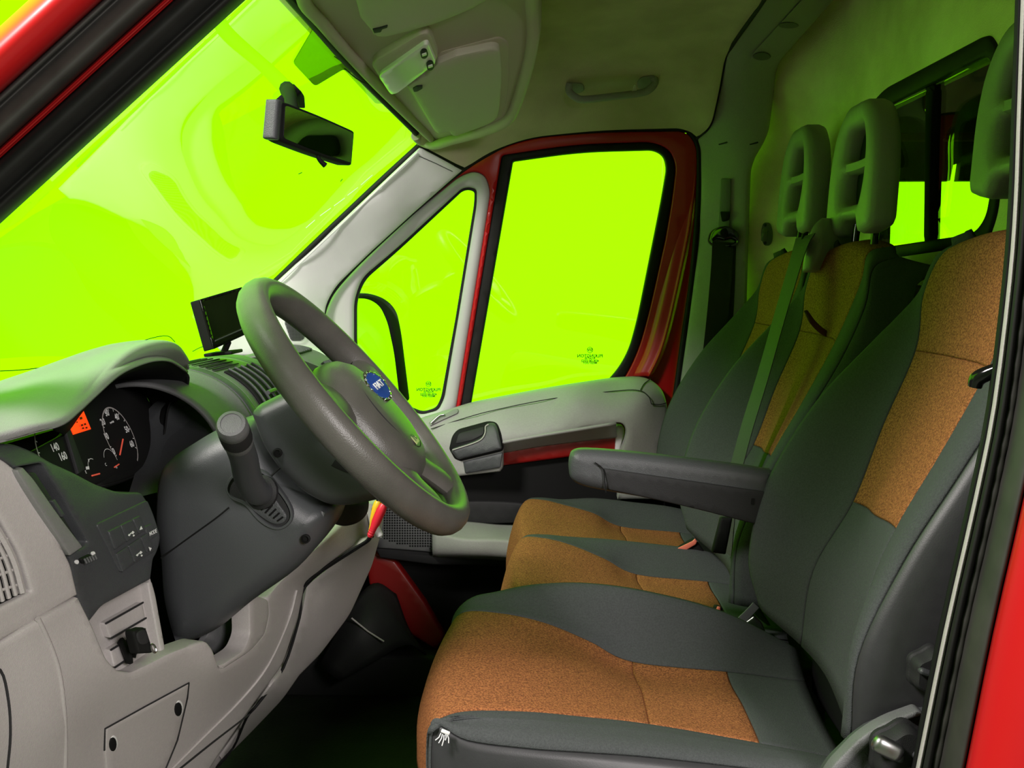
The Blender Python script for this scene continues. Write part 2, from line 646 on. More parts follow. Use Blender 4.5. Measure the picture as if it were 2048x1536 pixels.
# ------------------------------------------------------------------ ground under the van, added light blocker on the camera side
def box(name, x0, x1, y0, y1, z0, z1, mat, parent=None, bev=0):
    return rbox(name, ((x0 + x1) / 2, (y0 + y1) / 2, (z0 + z1) / 2), (x1 - x0, y1 - y0, z1 - z0), mat, parent, None, bev)
struct(box('ground', -6, 6, -4, 8, -.75, -.7, M['ground']), 'bare concrete ground under the van')
shell = struct(box('wall_blocker', -3.6, 3.6, -2.7, -2.6, -.7, 3.2, M['blocker']), 'added unseen grey bay on the driver side of the van')
box('blocker_roof', -3.6, 3.6, -2.7, .95, 3.1, 3.2, M['blocker'], shell)  # added out of view: walls and roof stop green light entering the open door
box('blocker_side', -3.7, -3.6, -2.7, .95, -.7, 3.2, M['blocker'], shell)
box('blocker_side', 3.6, 3.7, -2.7, .95, -.7, 3.2, M['blocker'], shell)

# ------------------------------------------------------------------ cab floor, roof, closing panels
struct(box('floor', -1.05, .72, 1.08, 2.74, -.04, 0.0, M['floor']), 'black rubber mat floor of the cab')
struct(box('wall_front', -1.1, -1.02, 1.08, 2.74, -.04, .68, M['darker']), 'dark firewall behind the dashboard')
ceil = Lift([(1300, -80, 1.90), (1300, 0, 2.12), (1300, 90, 2.42), (1300, 128, 2.50), (1300, 175, 2.60), (1300, 250, 2.68), (1200, 262, 2.68),
             (1060, 276, 2.66), (950, 322, 2.65), (1393, 275, 2.68), (1425, 243, 2.62), (1449, 123, 2.50), (1460, 97, 2.45), (1528, 0, 2.13),
             (1100, 0, 2.12), (1100, 80, 2.36), (1090, 150, 2.50), (1060, 220, 2.58), (880, 295, 2.60), (929, 337, 2.63),
             (1560, -80, 1.93), (1050, -80, 1.9), (1000, 200, 2.5), (1150, 140, 2.5), (1400, 150, 2.54)])
ceiling = skin('ceiling', rp([(1000, -110), (1560, -110), (1528, 0, 30), (1460, 97, 30), (1449, 123, 20), (1437, 190, 20), (1425, 243, 14),
                              (1416, 259, 8), (1394, 277), (1383, 266, 10), (1360, 258, 12), (1200, 262, 60), (1060, 276, 60), (985, 302, 40),
                              (929, 338), (841, 292), (838, 270), (870, 250), (1000, 130)], 0), ceil, M['headliner'], None, .02, .004, 20, (0, .4, 1))
struct(ceiling, 'grey felt headliner of the cab')
roof = box('roof_panel', -.42, .78, 1.06, 2.74, 1.66, 1.69, M['red'], ceiling)
rbox('roof_side', (.16, 1.09, 1.57), (1.12, .05, .22), M['red'], ceiling, None, .01)
rbox('roof_side', (.16, 2.735, 1.53), (1.0, .03, .28), M['red'], ceiling, None, .01)
box('headliner_near', -.05, .72, 1.10, 2.02, 1.56, 1.575, M['headliner'], ceiling)
rbox('roof_front', (-.40, 1.9, 1.56), (.04, 1.66, .24), M['red'], ceiling, None, .01)

sidew = struct(box('wall_far_side', .42, .76, 2.74, 2.77, -.04, .80, M['black']), 'dark lower side wall behind the far seat')
box('kick_panel', -1.1, -.55, 2.72, 2.75, -.04, .68, M['darker'], sidew)
box('kick_panel', -1.1, -.72, 1.06, 1.09, -.04, .66, M['darker'], sidew)
# ------------------------------------------------------------------ windscreen
wr = []
for (y, x, z) in ((1.10, -.27, 1.36), (1.45, -.345, 1.412), (1.87, -.372, 1.425), (2.25, -.348, 1.405), (2.62, -.285, 1.345)):
    wr.append([(x, y, z), (x - .30, y, z - .268), (x - .60, y, z - .555)])
wp = Patch(wr)
win1 = struct(bpy.data.objects.new('window_1', None), 'large sloping windscreen over the dashboard')
COL.objects.link(win1)
wp.part('pane', 0, 2, 0, 4, M['wglass'], win1, 8, 6, (0, 0, 0, 0), 0, 1, 0)
WL = Lift([(*proj(p), p.y) for p in [wp.ev(a / 2, b / 2) for a in range(5) for b in range(9)]])
skin('tinted_tab', rp([(629, 53, 16), (586, 126, 8), (630, 173, 8), (688, 138, 12), (702, 146), (640, 60)]), WL.off(-.016), M['tint'], win1, .001, 0, 20, (-.7, 0, .7))
tube('header_seal', [WL.off(-.01)(*p) for p in ((560, -28), (583, 0), (619, 41), (657, 85), (724, 158), (780, 214), (836, 270), (846, 284))], .007, M['rubber'], win1, 8, n=4)
tube('pillar_seal', [WL.off(-.008)(*p) for p in ((848, 280), (838, 292), (780, 345), (700, 420), (620, 496), (558, 556), (500, 612), (470, 650))], .0075, M['rubber'], win1, 8, n=4)
# hairline cracks in the glass
tube('crack', [WL.off(-.004)(*p) for p in ((0, 742), (40, 740), (95, 733), (170, 716), (230, 700), (300, 677), (335, 672), (350, 684))], .0009, M['black'], win1, 5, n=3)
tube('crack', [WL.off(-.004)(*p) for p in ((385, 703), (398, 696), (410, 692))], .0009, M['black'], win1, 5, n=3)
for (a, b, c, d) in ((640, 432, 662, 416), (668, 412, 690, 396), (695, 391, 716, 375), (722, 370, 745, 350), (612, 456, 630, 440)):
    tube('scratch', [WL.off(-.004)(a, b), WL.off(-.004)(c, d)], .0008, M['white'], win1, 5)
for (a, b, c, d) in ((597, 348, 604, 345), (681, 363, 685, 358)):
    tube('chip', [WL.off(-.004)(a, b), WL.off(-.004)(c, d)], .0009, M['black'], win1, 5)

# ------------------------------------------------------------------ near front pillar: paint and rubber seals
trimA = struct(bpy.data.objects.new('trim_1', None), 'red front door pillar with thick black rubber seals')
COL.objects.link(trimA)
def band(name, spec, mat, xs=(-420, -200, 0, 200, 400, 600, 820), sl=.912):
    rails = [[W(x, yc - sl * x, Y) for x in xs] for (yc, Y) in spec]
    return Patch(rails).part(name, 0, len(xs) - 1, 0, len(spec) - 1, mat, trimA, 2, 4, (0, 0, 0, 0), 0, 1, .004)
band('inner_seal', [(448, 1.16), (440, 1.11), (424, 1.088), (408, 1.082), (398, 1.092), (385, 1.085), (350, 1.072), (328, 1.08), (316, 1.11)], M['rubber'])
band('flange', [(320, 1.10), (308, 1.085), (293, 1.10)], M['red_dull'])
band('outer_seal', [(297, 1.11), (288, 1.075), (262, 1.055), (228, 1.06), (214, 1.07), (204, 1.06), (192, 1.06), (187, 1.08)], M['rubber_grey'])
band('pillar_paint', [(190, 1.08), (180, 1.05), (150, 1.03), (105, 1.02), (70, 1.03), (52, 1.07), (60, 1.12)], M['red'])

rbox('hinge_pillar', (-.97, 1.04, .28), (.27, .07, 1.2), M['red'], trimA, None, .02)

# ------------------------------------------------------------------ near rear pillar
trimB = struct(bpy.data.objects.new('trim_2', None), 'red rear door pillar with ribbed black seal and pale trim edge')
COL.objects.link(trimB)
BL = [(2058, -1200), (2053, -600), (2046, -200), (2041, 0), (2032, 261), (2027, 400), (2015, 560), (1984, 810), (1946, 1000), (1886, 1265), (1831, 1536), (1790, 1730)]
def bstrip(name, spec, mat, dv=4):
    rails = [[W(x + d, y, Y - .045) for (x, y) in BL] for (d, Y) in spec]
    return Patch(rails).part(name, 0, len(BL) - 1, 0, len(spec) - 1, mat, trimB, 3, dv, (0, 0, 0, 0), 0, 1, .004)
bstrip('inner_gap', [(-11, 1.19), (-6, 1.15), (1, 1.145)], M['black'])
bstrip('trim_edge', [(0, 1.15), (2, 1.135), (9, 1.13), (14, 1.14)], M['grey'])
bstrip('seal_lip', [(12, 1.145), (16, 1.125), (26, 1.12), (36, 1.13)], M['rubber'])
bstrip('seal_body', [(44, 1.13), (50, 1.118), (62, 1.10), (80, 1.085), (96, 1.08), (101, 1.10)], M['rubber_grey'])
bstrip('pillar_paint', [(98, 1.10), (102, 1.075), (112, 1.06), (170, 1.045), (260, 1.04), (600, 1.04)], M['red'])
box('body_side', .66, 3.0, .96, 1.0, -.5, 1.70, M['red'], trimB)
box('body_side', .56, .70, 1.0, 1.06, 1.46, 1.70, M['red'], trimB)
ribs = []
for i in range(90):
    t = i / 89 * (len(BL) - 1.001)
    k = int(t)
    a = Vector(BL[k]).lerp(Vector(BL[k + 1]), t - k)
    ribs.append((a.x + 40, a.y))
tube('ribbed_cord', [W(x, y, 1.08) for x, y in ribs], [.0042, .003] * 45, M['rubber_grey'], trimB, 8)
rbox('pillar_core', (.70, 1.06, .75), (.12, .06, 1.5), M['black'], trimB)

# ------------------------------------------------------------------ bulkhead behind the seats, with sliding window
bl = Lift([(1498, 337, 2.65), (1557, 120, 2.60), (1668, 0, 2.47), (1766, 190, 2.16), (1560, 300, 2.64), (1640, 300, 2.53), (1720, 250, 2.31), (1640, 450, 2.53), (1600, 480, 2.60), (1990, 80, 1.68), (1810, 497, 2.04), (1970, 465, 1.73),
           (2048, 0, 1.62), (2048, 500, 1.62), (1600, 300, 2.60), (1680, 250, 2.43), (1530, 468, 2.64), (1500, 700, 2.66), (1440, 950, 2.68),
           (1600, 700, 2.6), (1750, 0, 2.24), (1850, 0, 1.97), (1700, 800, 2.4), (1900, 300, 1.84), (1760, -80, 2.22), (1680, -80, 2.42), (1680, 500, 2.43), (2300, 300, 1.48), (2300, -80, 1.48), (2300, 900, 1.48), (1900, 900, 1.9)])
fr_o = rp([(1743, 203, 6), (1768, 176, 14), (1962, 73, 12), (1976, 70, 10), (1991, 92, 14), (1995, 300, 60), (1991, 420, 40), (1972, 480, 20), (1948, 491, 20), (1800, 514), (1738, 520, 10)])
fr_i = rp([(1758, 224, 4), (1766, 216, 4), (1962, 117, 6), (1974, 116, 6), (1980, 130, 8), (1980, 370, 60), (1968, 435, 24), (1945, 467, 20), (1770, 493, 30), (1750, 495, 4)])
wallr = skin('wall_rear', rp([(1640, -6), (1540, 115, 30), (1530, 141, 20), (1525, 205, 30), (1517, 264, 20), (1505, 291, 10), (1495, 313, 12), (1485, 340, 14),
                              (1482, 450, 60), (1460, 700, 60), (1430, 1000), (1700, 1040), (2300, 1000), (2300, -110), (1730, -110)], 0), bl, M['bulkhead'], None, .015, .006, 22, (1, .1, 0), holes=[fr_i])
struct(wallr, 'stained felt bulkhead behind the seats')
win2 = struct(bpy.data.objects.new('window_2', None), 'small sliding window in the bulkhead behind the seats')
COL.objects.link(win2)
skin('window_frame', fr_o, bl.off(-.012), M['rubber'], win2, .03, .006, 14, (1, .1, 0), holes=[fr_i])
def cutp(poly, x0, x1):
    return None
skin('pane', rp([(1752, 490), (1752, 225), (1766, 212), (1858, 168), (1852, 484)]), bl.off(.012), M['smoke'], win2, .004, 0, 26, (1, .1, 0))
skin('pane', rp([(1850, 484), (1858, 168), (1966, 114), (1982, 118), (1984, 380), (1968, 445), (1945, 470)]), bl.off(.020), M['smoke'], win2, .004, 0, 26, (1, .1, 0))
skin('mullion', [(1850, 176), (1866, 168), (1857, 482), (1846, 484)], bl.off(-.002), M['black'], win2, .02, .003, 14, (1, .1, 0))
skin('glazing_strip', rp([(1764, 222), (1851, 181), (1851, 177), (1764, 217)]), bl.off(.006), M['steel'], win2, .003, 0, 14, (1, .1, 0))
skin('glazing_strip', rp([(1868, 172), (1962, 123), (1962, 119), (1868, 168)]), bl.off(.012), M['steel'], win2, .003, 0, 14, (1, .1, 0))

# cargo space seen through that window
cw = struct(bpy.data.objects.new('wall_cargo', None), 'dark cargo space behind the bulkhead')
COL.objects.link(cw)
ytop = 1 + (570 - 367) / FPX * 2.80
skin('cargo_side', [(.70, -.04), (2.9, -.04), (2.9, 1.62), (.70, 1.62)], plane3((0, 2.80, 0), (1, 0, 0), (0, 0, 1)), M['cargo_dark'], cw, .03, 0, .2, (0, 1, 0),
     holes=[[(.78, .80), (1.62, .80), (1.62, ytop), (1.026, ytop), (1.031, ytop + .045), (1.012, ytop + .038), (1.006, ytop), (.78, ytop)]], unit=1)
skin('cargo_glass', [(.76, .78), (1.64, .78), (1.64, ytop + .05), (.76, ytop + .05)], plane3((0, 2.815, 0), (1, 0, 0), (0, 0, 1)), M['glass'], cw, .004, 0, .2, (0, 1, 0), unit=1)
box('cargo_roof', .70, 2.9, 1.0, 2.83, 1.60, 1.63, M['cargo'], cw)
box('cargo_floor', .74, 2.9, 1.0, 2.83, -.04, .0, M['cargo_dark'], cw)
box('cargo_back', 2.88, 2.92, 1.0, 2.83, -.04, 1.62, M['cargo'], cw)
box('cargo_near_side', .74, 2.9, 1.04, 1.07, -.04, 1.62, M['cargo'], cw)
rbox('cargo_post', (1.28, 2.77, 1.42), (.16, .05, .36), M['cargo'], cw, None, .01)
rbox('cargo_rail', (1.5, 2.76, 1.36), (1.6, .03, .02), M['cargo'], cw, None, .005)

# ------------------------------------------------------------------ far pillars
trimC = struct(bpy.data.objects.new('trim_3', None), 'pale grey windscreen pillar cover beside the far door')
COL.objects.link(trimC)
al = Lift([(841, 294, 2.60), (929, 337, 2.66), (825, 430, 2.675), (743, 505, 2.68), (671, 575, 2.685), (648, 615, 2.68), (700, 425, 2.61), (560, 555, 2.61), (645, 690, 2.66), (560, 700, 2.58), (470, 690, 2.58), (600, 620, 2.62), (780, 420, 2.63)])
skin('pillar_cover', rp([(843, 292, 4), (929, 337, 4), (900, 362, 20), (825, 428), (743, 503), (672, 572, 20), (650, 612, 20), (648, 700), (560, 712), (450, 712), (430, 690), (500, 616), (562, 556), (700, 427)]), al, M['pale'], trimC, .02, .006, 18, (-.3, 1, 0))
tube('cover_top_seam', [al.off(.004)(*p) for p in ((836, 288), (870, 306), (929, 338))], .006, M['rubber'], trimC, 8)
tube('cover_seam', [al.off(-.001)(*p) for p in ((838, 312), (870, 326), (905, 343))], .0008, M['dark'], trimC, 6)
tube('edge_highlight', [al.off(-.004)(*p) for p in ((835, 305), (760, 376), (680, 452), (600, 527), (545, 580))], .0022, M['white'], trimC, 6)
sg = rp([(562, 640, 8), (578, 629, 8), (602, 632, 8), (614, 642, 6), (616, 678, 5), (606, 688, 6), (578, 688, 8)])
skin('speaker_frame', sg, al.off(-.004), M['pale'], trimC, .006, .002, 8, (-.3, 1, 0))
sg2 = rp([(568, 643, 6), (581, 635, 6), (600, 638, 6), (608, 645, 5), (610, 676, 4), (603, 682, 5), (582, 682, 6)])
skin('speaker_grille', sg2, al.off(-.006), M['mid'], trimC, .004, .0008, 8, (-.3, 1, 0))
dots_v, dots_f = [], []
def dots(region, f, dx, dy, r, skew=0):
    V, F = [], []
    xs = [p[0] for p in region]; ys = [p[1] for p in region]
    y = min(ys)
    while y < max(ys):
        x = min(xs)
        while x < max(xs):
            if inside(region, x, y) and bdist(region, x, y) > r * 1.3:
                b = len(V)
                V += [f(x + r * c, y + r * s) for c, s in ((1, .5), (.5, 1), (-.5, 1), (-1, .5), (-1, -.5), (-.5, -1), (.5, -1), (1, -.5))]
                F.append([b + k for k in range(8)])
            x += dx
        y += dy
    return V, F
V, F = dots(sg2, al.off(-.0068), 2.6, 2.6, .85)
o = mesh('grille_holes', V, F, M['black'], trimC, False); o['kind'] = 'stuff'

trimD = struct(bpy.data.objects.new('trim_4', None), 'grey door pillar cover beside the bulkhead')
COL.objects.link(trimD)
pl = Lift([(1393, 275, 2.68), (1449, 123, 2.505), (1460, 97, 2.455), (1528, 0, 2.135), (1668, 0, 2.38), (1557, 120, 2.53), (1548, 141, 2.56), (1534, 264, 2.60), (1498, 337, 2.60),
           (1490, 700, 2.62), (1400, 450, 2.69), (1330, 915, 2.70), (1450, 915, 2.64), (1560, -100, 1.90), (1760, -100, 2.2), (1420, 400, 2.65), (1430, 600, 2.65), (1440, 275, 2.63), (1490, 240, 2.6), (1480, 130, 2.5), (1400, 800, 2.67)])
skin('pillar_cover', rp([(1528, 0, 30), (1460, 97, 30), (1449, 123, 20), (1437, 190, 20), (1425, 243, 14), (1416, 259, 8), (1394, 277, 4), (1401, 300, 10), (1402, 400, 40), (1393, 520, 60),
                         (1372, 680, 60), (1350, 830, 60), (1332, 925, 20), (1325, 1000), (1450, 1000), (1488, 700, 60), (1495, 450, 60), (1499, 340, 14), (1509, 313, 12), (1523, 291, 10), (1535, 264, 20), (1543, 205, 30), (1550, 141, 20), (1559, 120, 30), (1670, -6), (1762, -110), (1570, -110)]),
     pl, M['grey_door'], trimD, .03, .008, 18, (.3, 1, .2))
tube('headliner_seam', [pl.off(.006)(*p) for p in ((1560, -60), (1528, 0), (1460, 97), (1449, 123), (1437, 190), (1425, 243), (1416, 259), (1394, 277))], .0045, M['rubber'], trimD, 8, n=4)
skin('roof_bow_inset', rp([(1500, 118, 6), (1508, 104, 6), (1640, -40), (1690, -40), (1556, 112, 10), (1536, 122, 6)]), pl.off(-.009), M['grey_door'], trimD, .008, .002, 10, (.3, 1, .2))
for (x, y, rx, ry) in ((1523, 113, 18, 8), (1577, 51, 20, 6)):
    skin('screw_cover', s2([(x + rx * math.cos(a), y + ry * math.sin(a)) for a in np.linspace(0, 2 * math.pi, 12, endpoint=False)], 2), pl.off(-.016), M['mid'], trimD, .008, .003, 6, (.3, 1, .2))
for x in (1446, 1508):
    skin('clip_notch', rp([(x - 9, 288), (x + 8, 283), (x + 9, 286), (x - 8, 290)], 1), pl.off(-.002), M['darker'], trimD, .003, .0005, 6)
skin('belt_slot_cover', rp([(1442, 357, 3), (1462, 357, 3), (1459, 470), (1437, 470)]), pl.off(-.006), M['mid'], trimD, .005, .0015, 10)
skin('height_button', rp([(1441, 423, 2), (1461, 423, 2), (1459, 440, 5), (1445, 444, 4)]), pl.off(-.012), M['black'], trimD, .012, .003, 8)

# ------------------------------------------------------------------ far door
door = struct(bpy.data.objects.new('door_1', None), 'red passenger door with grey trim panel, seen from inside')
COL.objects.link(door)
def DF(dy):
    return flat(2.72 + dy, .00009)
w_seal_o = rp([(1003, 310, 8), (1150, 288, 60), (1305, 283, 40), (1340, 298, 20), (1353, 330, 20), (1345, 400, 60), (1331, 480), (1300, 620, 60), (1281, 690, 40), (1262, 735, 24), (1238, 775), (918, 830)])
w_glass = rp([(1026, 322, 4), (1160, 303, 60), (1308, 299, 20), (1328, 310, 14), (1334, 335, 14), (1323, 400, 60), (1307, 480), (1275, 640, 60), (1259, 698, 30), (1240, 734, 20), (1205, 775), (938, 830)])
q_o = rp([(948, 341, 20), (970, 350, 14), (981, 381, 20), (972, 443, 40), (912, 815), (905, 860), (660, 860), (640, 640), (652, 610, 20), (671, 574, 30), (743, 500, 40), (825, 427, 40), (917, 352, 40)])
q_i = rp([(936, 379, 8), (949, 383, 8), (948, 408, 14), (911, 635), (882, 795, 10), (872, 816, 10), (845, 824, 10), (760, 790, 20), (720, 740, 20), (713, 690, 20), (713, 600, 20), (728, 560, 20), (794, 503, 40), (924, 382, 8)])
skin('door_frame', rp([(630, 700), (652, 606, 30), (690, 552, 30), (760, 480), (905, 352, 30), (985, 302, 30), (1060, 276, 40), (1200, 264, 60), (1362, 262, 14), (1380, 270, 12), (1393, 292, 14), (1396, 330, 20), (1392, 420, 60), (1380, 560, 60), (1360, 700, 60), (1342, 830, 60), (1328, 930), (1322, 1130), (740, 1130), (640, 900)]),
     DF(0), M['red'], door, .03, .004, 22, (0, 1, 0), holes=[w_seal_o, q_o])
# folded rear edge of the frame, catching the light
rr = [(1362, 330), (1356, 400), (1344, 480), (1314, 620), (1292, 700), (1268, 752)]
Patch([[W(x - 3, y, 2.725) for x, y in rr], [W(x + 10, y, 2.712) for x, y in rr], [W(x + 26, y, 2.706) for x, y in rr], [W(x + 30, y, 2.70) for x, y in rr], [W(x + 38, y, 2.712) for x, y in rr]]).part('frame_fold', 0, 5, 0, 4, M['red'], door, 6, 4, (0, 0, 0, 0), 0, 1, .003)
skin('window_seal', w_seal_o, DF(.004), M['rubber'], door, .025, .006, 16, (0, 1, 0), holes=[w_glass])
skin('window_pane', rp([(1016, 312), (1160, 295), (1320, 290), (1342, 335), (1332, 400), (1284, 640), (1250, 740), (1210, 790), (925, 840)]), DF(.020), M['glass'], door, .004, 0, 40)
skin('quarter_frame', q_o, DF(-.004), M['pale2'], door, .03, .012, 14, (0, 1, 0), holes=[rp([(936, 373, 8), (953, 377, 8), (953, 408, 14), (916, 635), (888, 797, 10), (876, 822, 10), (842, 831, 10), (755, 797, 20), (714, 745, 20), (706, 690, 20), (706, 600, 20), (722, 555, 20), (790, 498, 40), (922, 376, 8)])])
skin('quarter_seal', rp([(936, 370, 8), (956, 374, 8), (956, 408, 14), (919, 635), (891, 797, 10), (878, 825, 10), (840, 834, 10), (752, 800, 20), (710, 748, 20), (703, 690, 20), (703, 600, 20), (719, 552, 20), (788, 495, 40), (920, 373, 8)]), DF(.012), M['rubber'], door, .012, .002, 12, holes=[q_i])
skin('quarter_pane', rp([(936, 372), (955, 378), (950, 408), (912, 635), (880, 818), (845, 828), (755, 795), (708, 690), (708, 600), (724, 556), (790, 500)]), DF(.020), M['glass'], door, .004, 0, 40)
tube('door_seal', [W(x, y, 2.70) for x, y in ((640, 660), (650, 612), (676, 568), (750, 492), (900, 358), (985, 303), (1060, 275), (1200, 262), (1358, 259), (1380, 267), (1395, 290), (1399, 330), (1396, 420), (1384, 560), (1364, 700), (1346, 830), (1331, 920), (1322, 990))], .0075, M['rubber'], door, 10, n=6)
# glass marks: maker's roundel and approval lines, etched and seen from behind
def etch(cx, cy, s):
    f = DF(.018)
    V, F = [], []
    for k in range(24):
        a0 = 2 * math.pi * k / 24; a1 = 2 * math.pi * (k + 1) / 24
        b = len(V)
        V += [f(cx + 6 * s * math.cos(a0), cy + 6 * s * math.sin(a0)), f(cx + 6 * s * math.cos(a1), cy + 6 * s * math.sin(a1)), f(cx + 5 * s * math.cos(a1), cy + 5 * s * math.sin(a1)), f(cx + 5 * s * math.cos(a0), cy + 5 * s * math.sin(a0))]
        F.append([b, b + 1, b + 2, b + 3])
    mesh('etched_roundel', V, F, M['etch'], door, False)
    u = 2.74 / FPX
    for (t, dy, sz) in (('SIV', 0, 6), ('PILKINGTON', 12, 6.5), ('FLOAT E3', 17, 3.6), ('43R-00 0352', 22, 5), ('M0257 DOT', 26, 4)):
        text('etched_lettering', t, f(cx, cy + dy * s), (-1, 0, 0), (0, 0, 1), sz * s * u * 1.35, M['etch'], door, .0001, bold=.0003)
etch(1180, 700, 1.0)
etch(857, 768, .95)

# trim panel of the far door
dl = Lift([(845, 838, 2.68), (945, 806, 2.69), (1100, 776, 2.69), (1235, 757, 2.69), (1322, 775, 2.68), (1334, 810, 2.67), (900, 860, 2.63), (1000, 835, 2.63), (1150, 800, 2.62), (1290, 790, 2.63), (1300, 850, 2.62), (1150, 850, 2.60), (1000, 880, 2.60), (1320, 950, 2.64), (930, 940, 2.61), (860, 950, 2.63), (1260, 950, 2.62)])
skin('upper_trim', rp([(800, 856), (845, 838), (945, 807, 20), (1100, 777, 60), (1235, 757, 40), (1292, 755, 20), (1324, 775, 18), (1336, 812, 20), (1333, 870, 20), (1318, 920), (1312, 1000), (1236, 1000), (1240, 910, 3), (1250, 885, 10), (1254, 862, 10), (1246, 847, 8), (1226, 846, 14), (1006, 884, 3), (1006, 936, 3), (1000, 944), (930, 952), (860, 960), (800, 950)]),
     dl, M['grey_door'], door, .05, .008, 15, (0, 1, 0))
Patch([[dl(1000 + 0, 882), dl(1080, 868), dl(1160, 855), dl(1232, 843)], [W(1003, 892, 2.625), W(1080, 879, 2.63), W(1160, 867, 2.63), W(1232, 857, 2.63)], [W(1004, 903, 2.66), W(1080, 890, 2.66), W(1160, 880, 2.66), W(1234, 872, 2.66)]]).part('grip_slope', 0, 3, 0, 2, M['grey_door'], door, 4, 4, (0, 0, 0, 0), 0, 1, .006)
skin('grip_inlay', rp([(1004, 897, 3), (1080, 884), (1160, 874, 20), (1226, 867, 4), (1236, 872, 4), (1236, 902, 4), (1150, 913), (1004, 932, 3)]), flat(2.655), M['red_dull'], door, .02, .006, 12)
skin('grip_end', rp([(1233, 850, 4), (1247, 852, 6), (1250, 866, 6), (1242, 892, 8), (1238, 912), (1229, 912)]), flat(2.65), M['pale'], door, .03, .004, 8)
tube('trim_seam', [dl.off(-.006)(*p) for p in ((862, 858), (930, 836), (990, 820), (1100, 798), (1230, 782), (1278, 781), (1297, 793), (1303, 808))], .0012, M['darker'], door, 6, n=5)
tube('trim_seam', [dl.off(-.004)(*p) for p in ((1281, 780), (1288, 768), (1301, 758))], .0012, M['darker'], door, 6, n=5)
tube('trim_seam', [dl.off(-.004)(*p) for p in ((1303, 808), (1320, 809), (1332, 806))], .0012, M['darker'], door, 6, n=5)
skin('handle_recess', rp([(898, 898, 4), (904, 872, 8), (915, 859, 8), (977, 842, 8), (994, 845, 8), (1003, 868, 10), (1007, 898, 4), (1004, 903, 3), (921, 923, 4), (909, 918, 4)]), dl.off(-.003), M['black'], door, .02, .003, 9)
skin('handle_bezel', rp([(911, 888, 4), (917, 867, 6), (968, 853, 4), (968, 868, 6), (945, 880, 6)]), dl.off(-.005), M['darker'], door, .004, .001, 9)
skin('door_handle', rp([(902, 903, 3), (905, 898, 3), (945, 885, 12), (962, 877, 8), (969, 866, 6), (970, 852, 5), (976, 847, 5), (989, 847, 5), (995, 858, 6), (1004, 899, 4), (916, 920, 5)]), dl.off(-.016), M['dark'], door, .02, .006, 8)
tube('handle_edge', [dl.off(-.018)(*p) for p in ((905, 900), (945, 887), (963, 878), (970, 866), (971, 853), (977, 849))], .0016, M['grey'], door, 6, n=4)
skin('handle_bracket', rp([(926, 924), (1005, 905, 3), (1001, 936, 4), (930, 948, 4)]), dl.off(-.006), M['dark'], door, .02, .004, 10)
skin('switch_plate', rp([(858, 846), (905, 820, 4), (917, 818, 5), (916, 826, 5), (880, 842, 6), (860, 852)]), dl.off(-.006), M['hood'], door, .01, .002, 10)
tube('lock_lever', [dl.off(-.012)(*p) for p in ((862, 846), (878, 832), (889, 829))], .003, M['steel'], door, 8, n=4)
skin('lower_panel', [(800, 900), (1330, 900), (1330, 1130), (800, 1130)], flat(2.675), M['black'], door, .02, 0, 40)
skin('pocket_dish', s2([(860, 1035), (890, 1012), (950, 1003), (1060, 1010), (1080, 1040), (960, 1048)], 4), flat(2.66), M['darker'], door, .01, .004, 16)
Patch([[W(858, 1046, 2.665), W(930, 1045, 2.665), W(990, 1051, 2.665), (W(1035, 1053, 2.665))],
       [W(866, 1052, 2.62), W(925, 1060, 2.60), W(990, 1064, 2.60), W(1035, 1068, 2.60)],
       [W(866, 1062, 2.58), W(925, 1076, 2.555), W(990, 1078, 2.55), W(1035, 1082, 2.55)],
       [W(866, 1072, 2.57), W(925, 1084, 2.545), W(990, 1086, 2.54), W(1035, 1090, 2.54)],
       [W(866, 1104, 2.57), W(925, 1107, 2.55), W(990, 1110, 2.545), W(1035, 1114, 2.545)],
       [W(866, 1112, 2.62), W(925, 1114, 2.60), W(990, 1117, 2.60), W(1035, 1120, 2.60)]]).part('pocket', 0, 3, 0, 5, M['grey_door'], door, 6, 5, (0, 0, 0, 0), 0, 1, .004)
gp = rp([(745, 985), (866, 985), (866, 1105), (752, 1096), (740, 1040)])
skin('speaker_panel', gp, flat(2.585), M['mid'], door, .03, .004, 20)
V, F = dots(rp([(764, 990), (862, 990), (864, 1100), (800, 1092), (764, 1080)]), flat(2.5838), 5.1, 5.1, 1.75)
o = mesh('speaker_holes', V, F, M['black'], door, False); o['kind'] = 'stuff'
skin('lower_strip', rp([(745, 1088), (866, 1105), (1040, 1112), (1040, 1133), (866, 1130), (760, 1116)]), flat(2.60), M['darker'], door, .03, .004, 20)
skin('lower_skin', [(740, 1110), (1330, 1110), (1330, 1420), (740, 1420)], flat(2.69), M['black'], door, .03, 0, 60)
box('sill_closing', -.7, .5, 2.74, 2.76, -.1, .55, M['black'], door)

trimE = struct(skin('trim_5', rp([(730, 1100), (757, 1111), (790, 1122, 4), (850, 1205), (890, 1275, 10), (870, 1300), (815, 1265), (738, 1172, 10)]), flat(2.64), M['red_dull'], None, .03, .006, 14), 'red painted door sill edge in the far footwell')
box('sill_step', -.75, .55, 2.60, 2.72, -.02, .10, M['darker'], trimE, .01)
Patch([[W(640, 1330, 2.55), W(690, 1235, 2.55), W(745, 1170, 2.62), W(790, 1190, 2.64)], [W(660, 1345, 2.5), W(720, 1262, 2.5), W(770, 1225, 2.56), W(815, 1260, 2.6)], [W(680, 1360, 2.5), W(750, 1320, 2.5), W(810, 1290, 2.56), W(850, 1310, 2.6)]]).part('footwell_lining', 0, 3, 0, 2, M['darker'], trimE, 5, 5, (0, 0, 0, 0), 0, 1, .006)
tube('footwell_seam', [W(703, 1236, 2.49), W(735, 1262, 2.49), W(768, 1283, 2.49)], .002, M['grey'], trimE, 6)

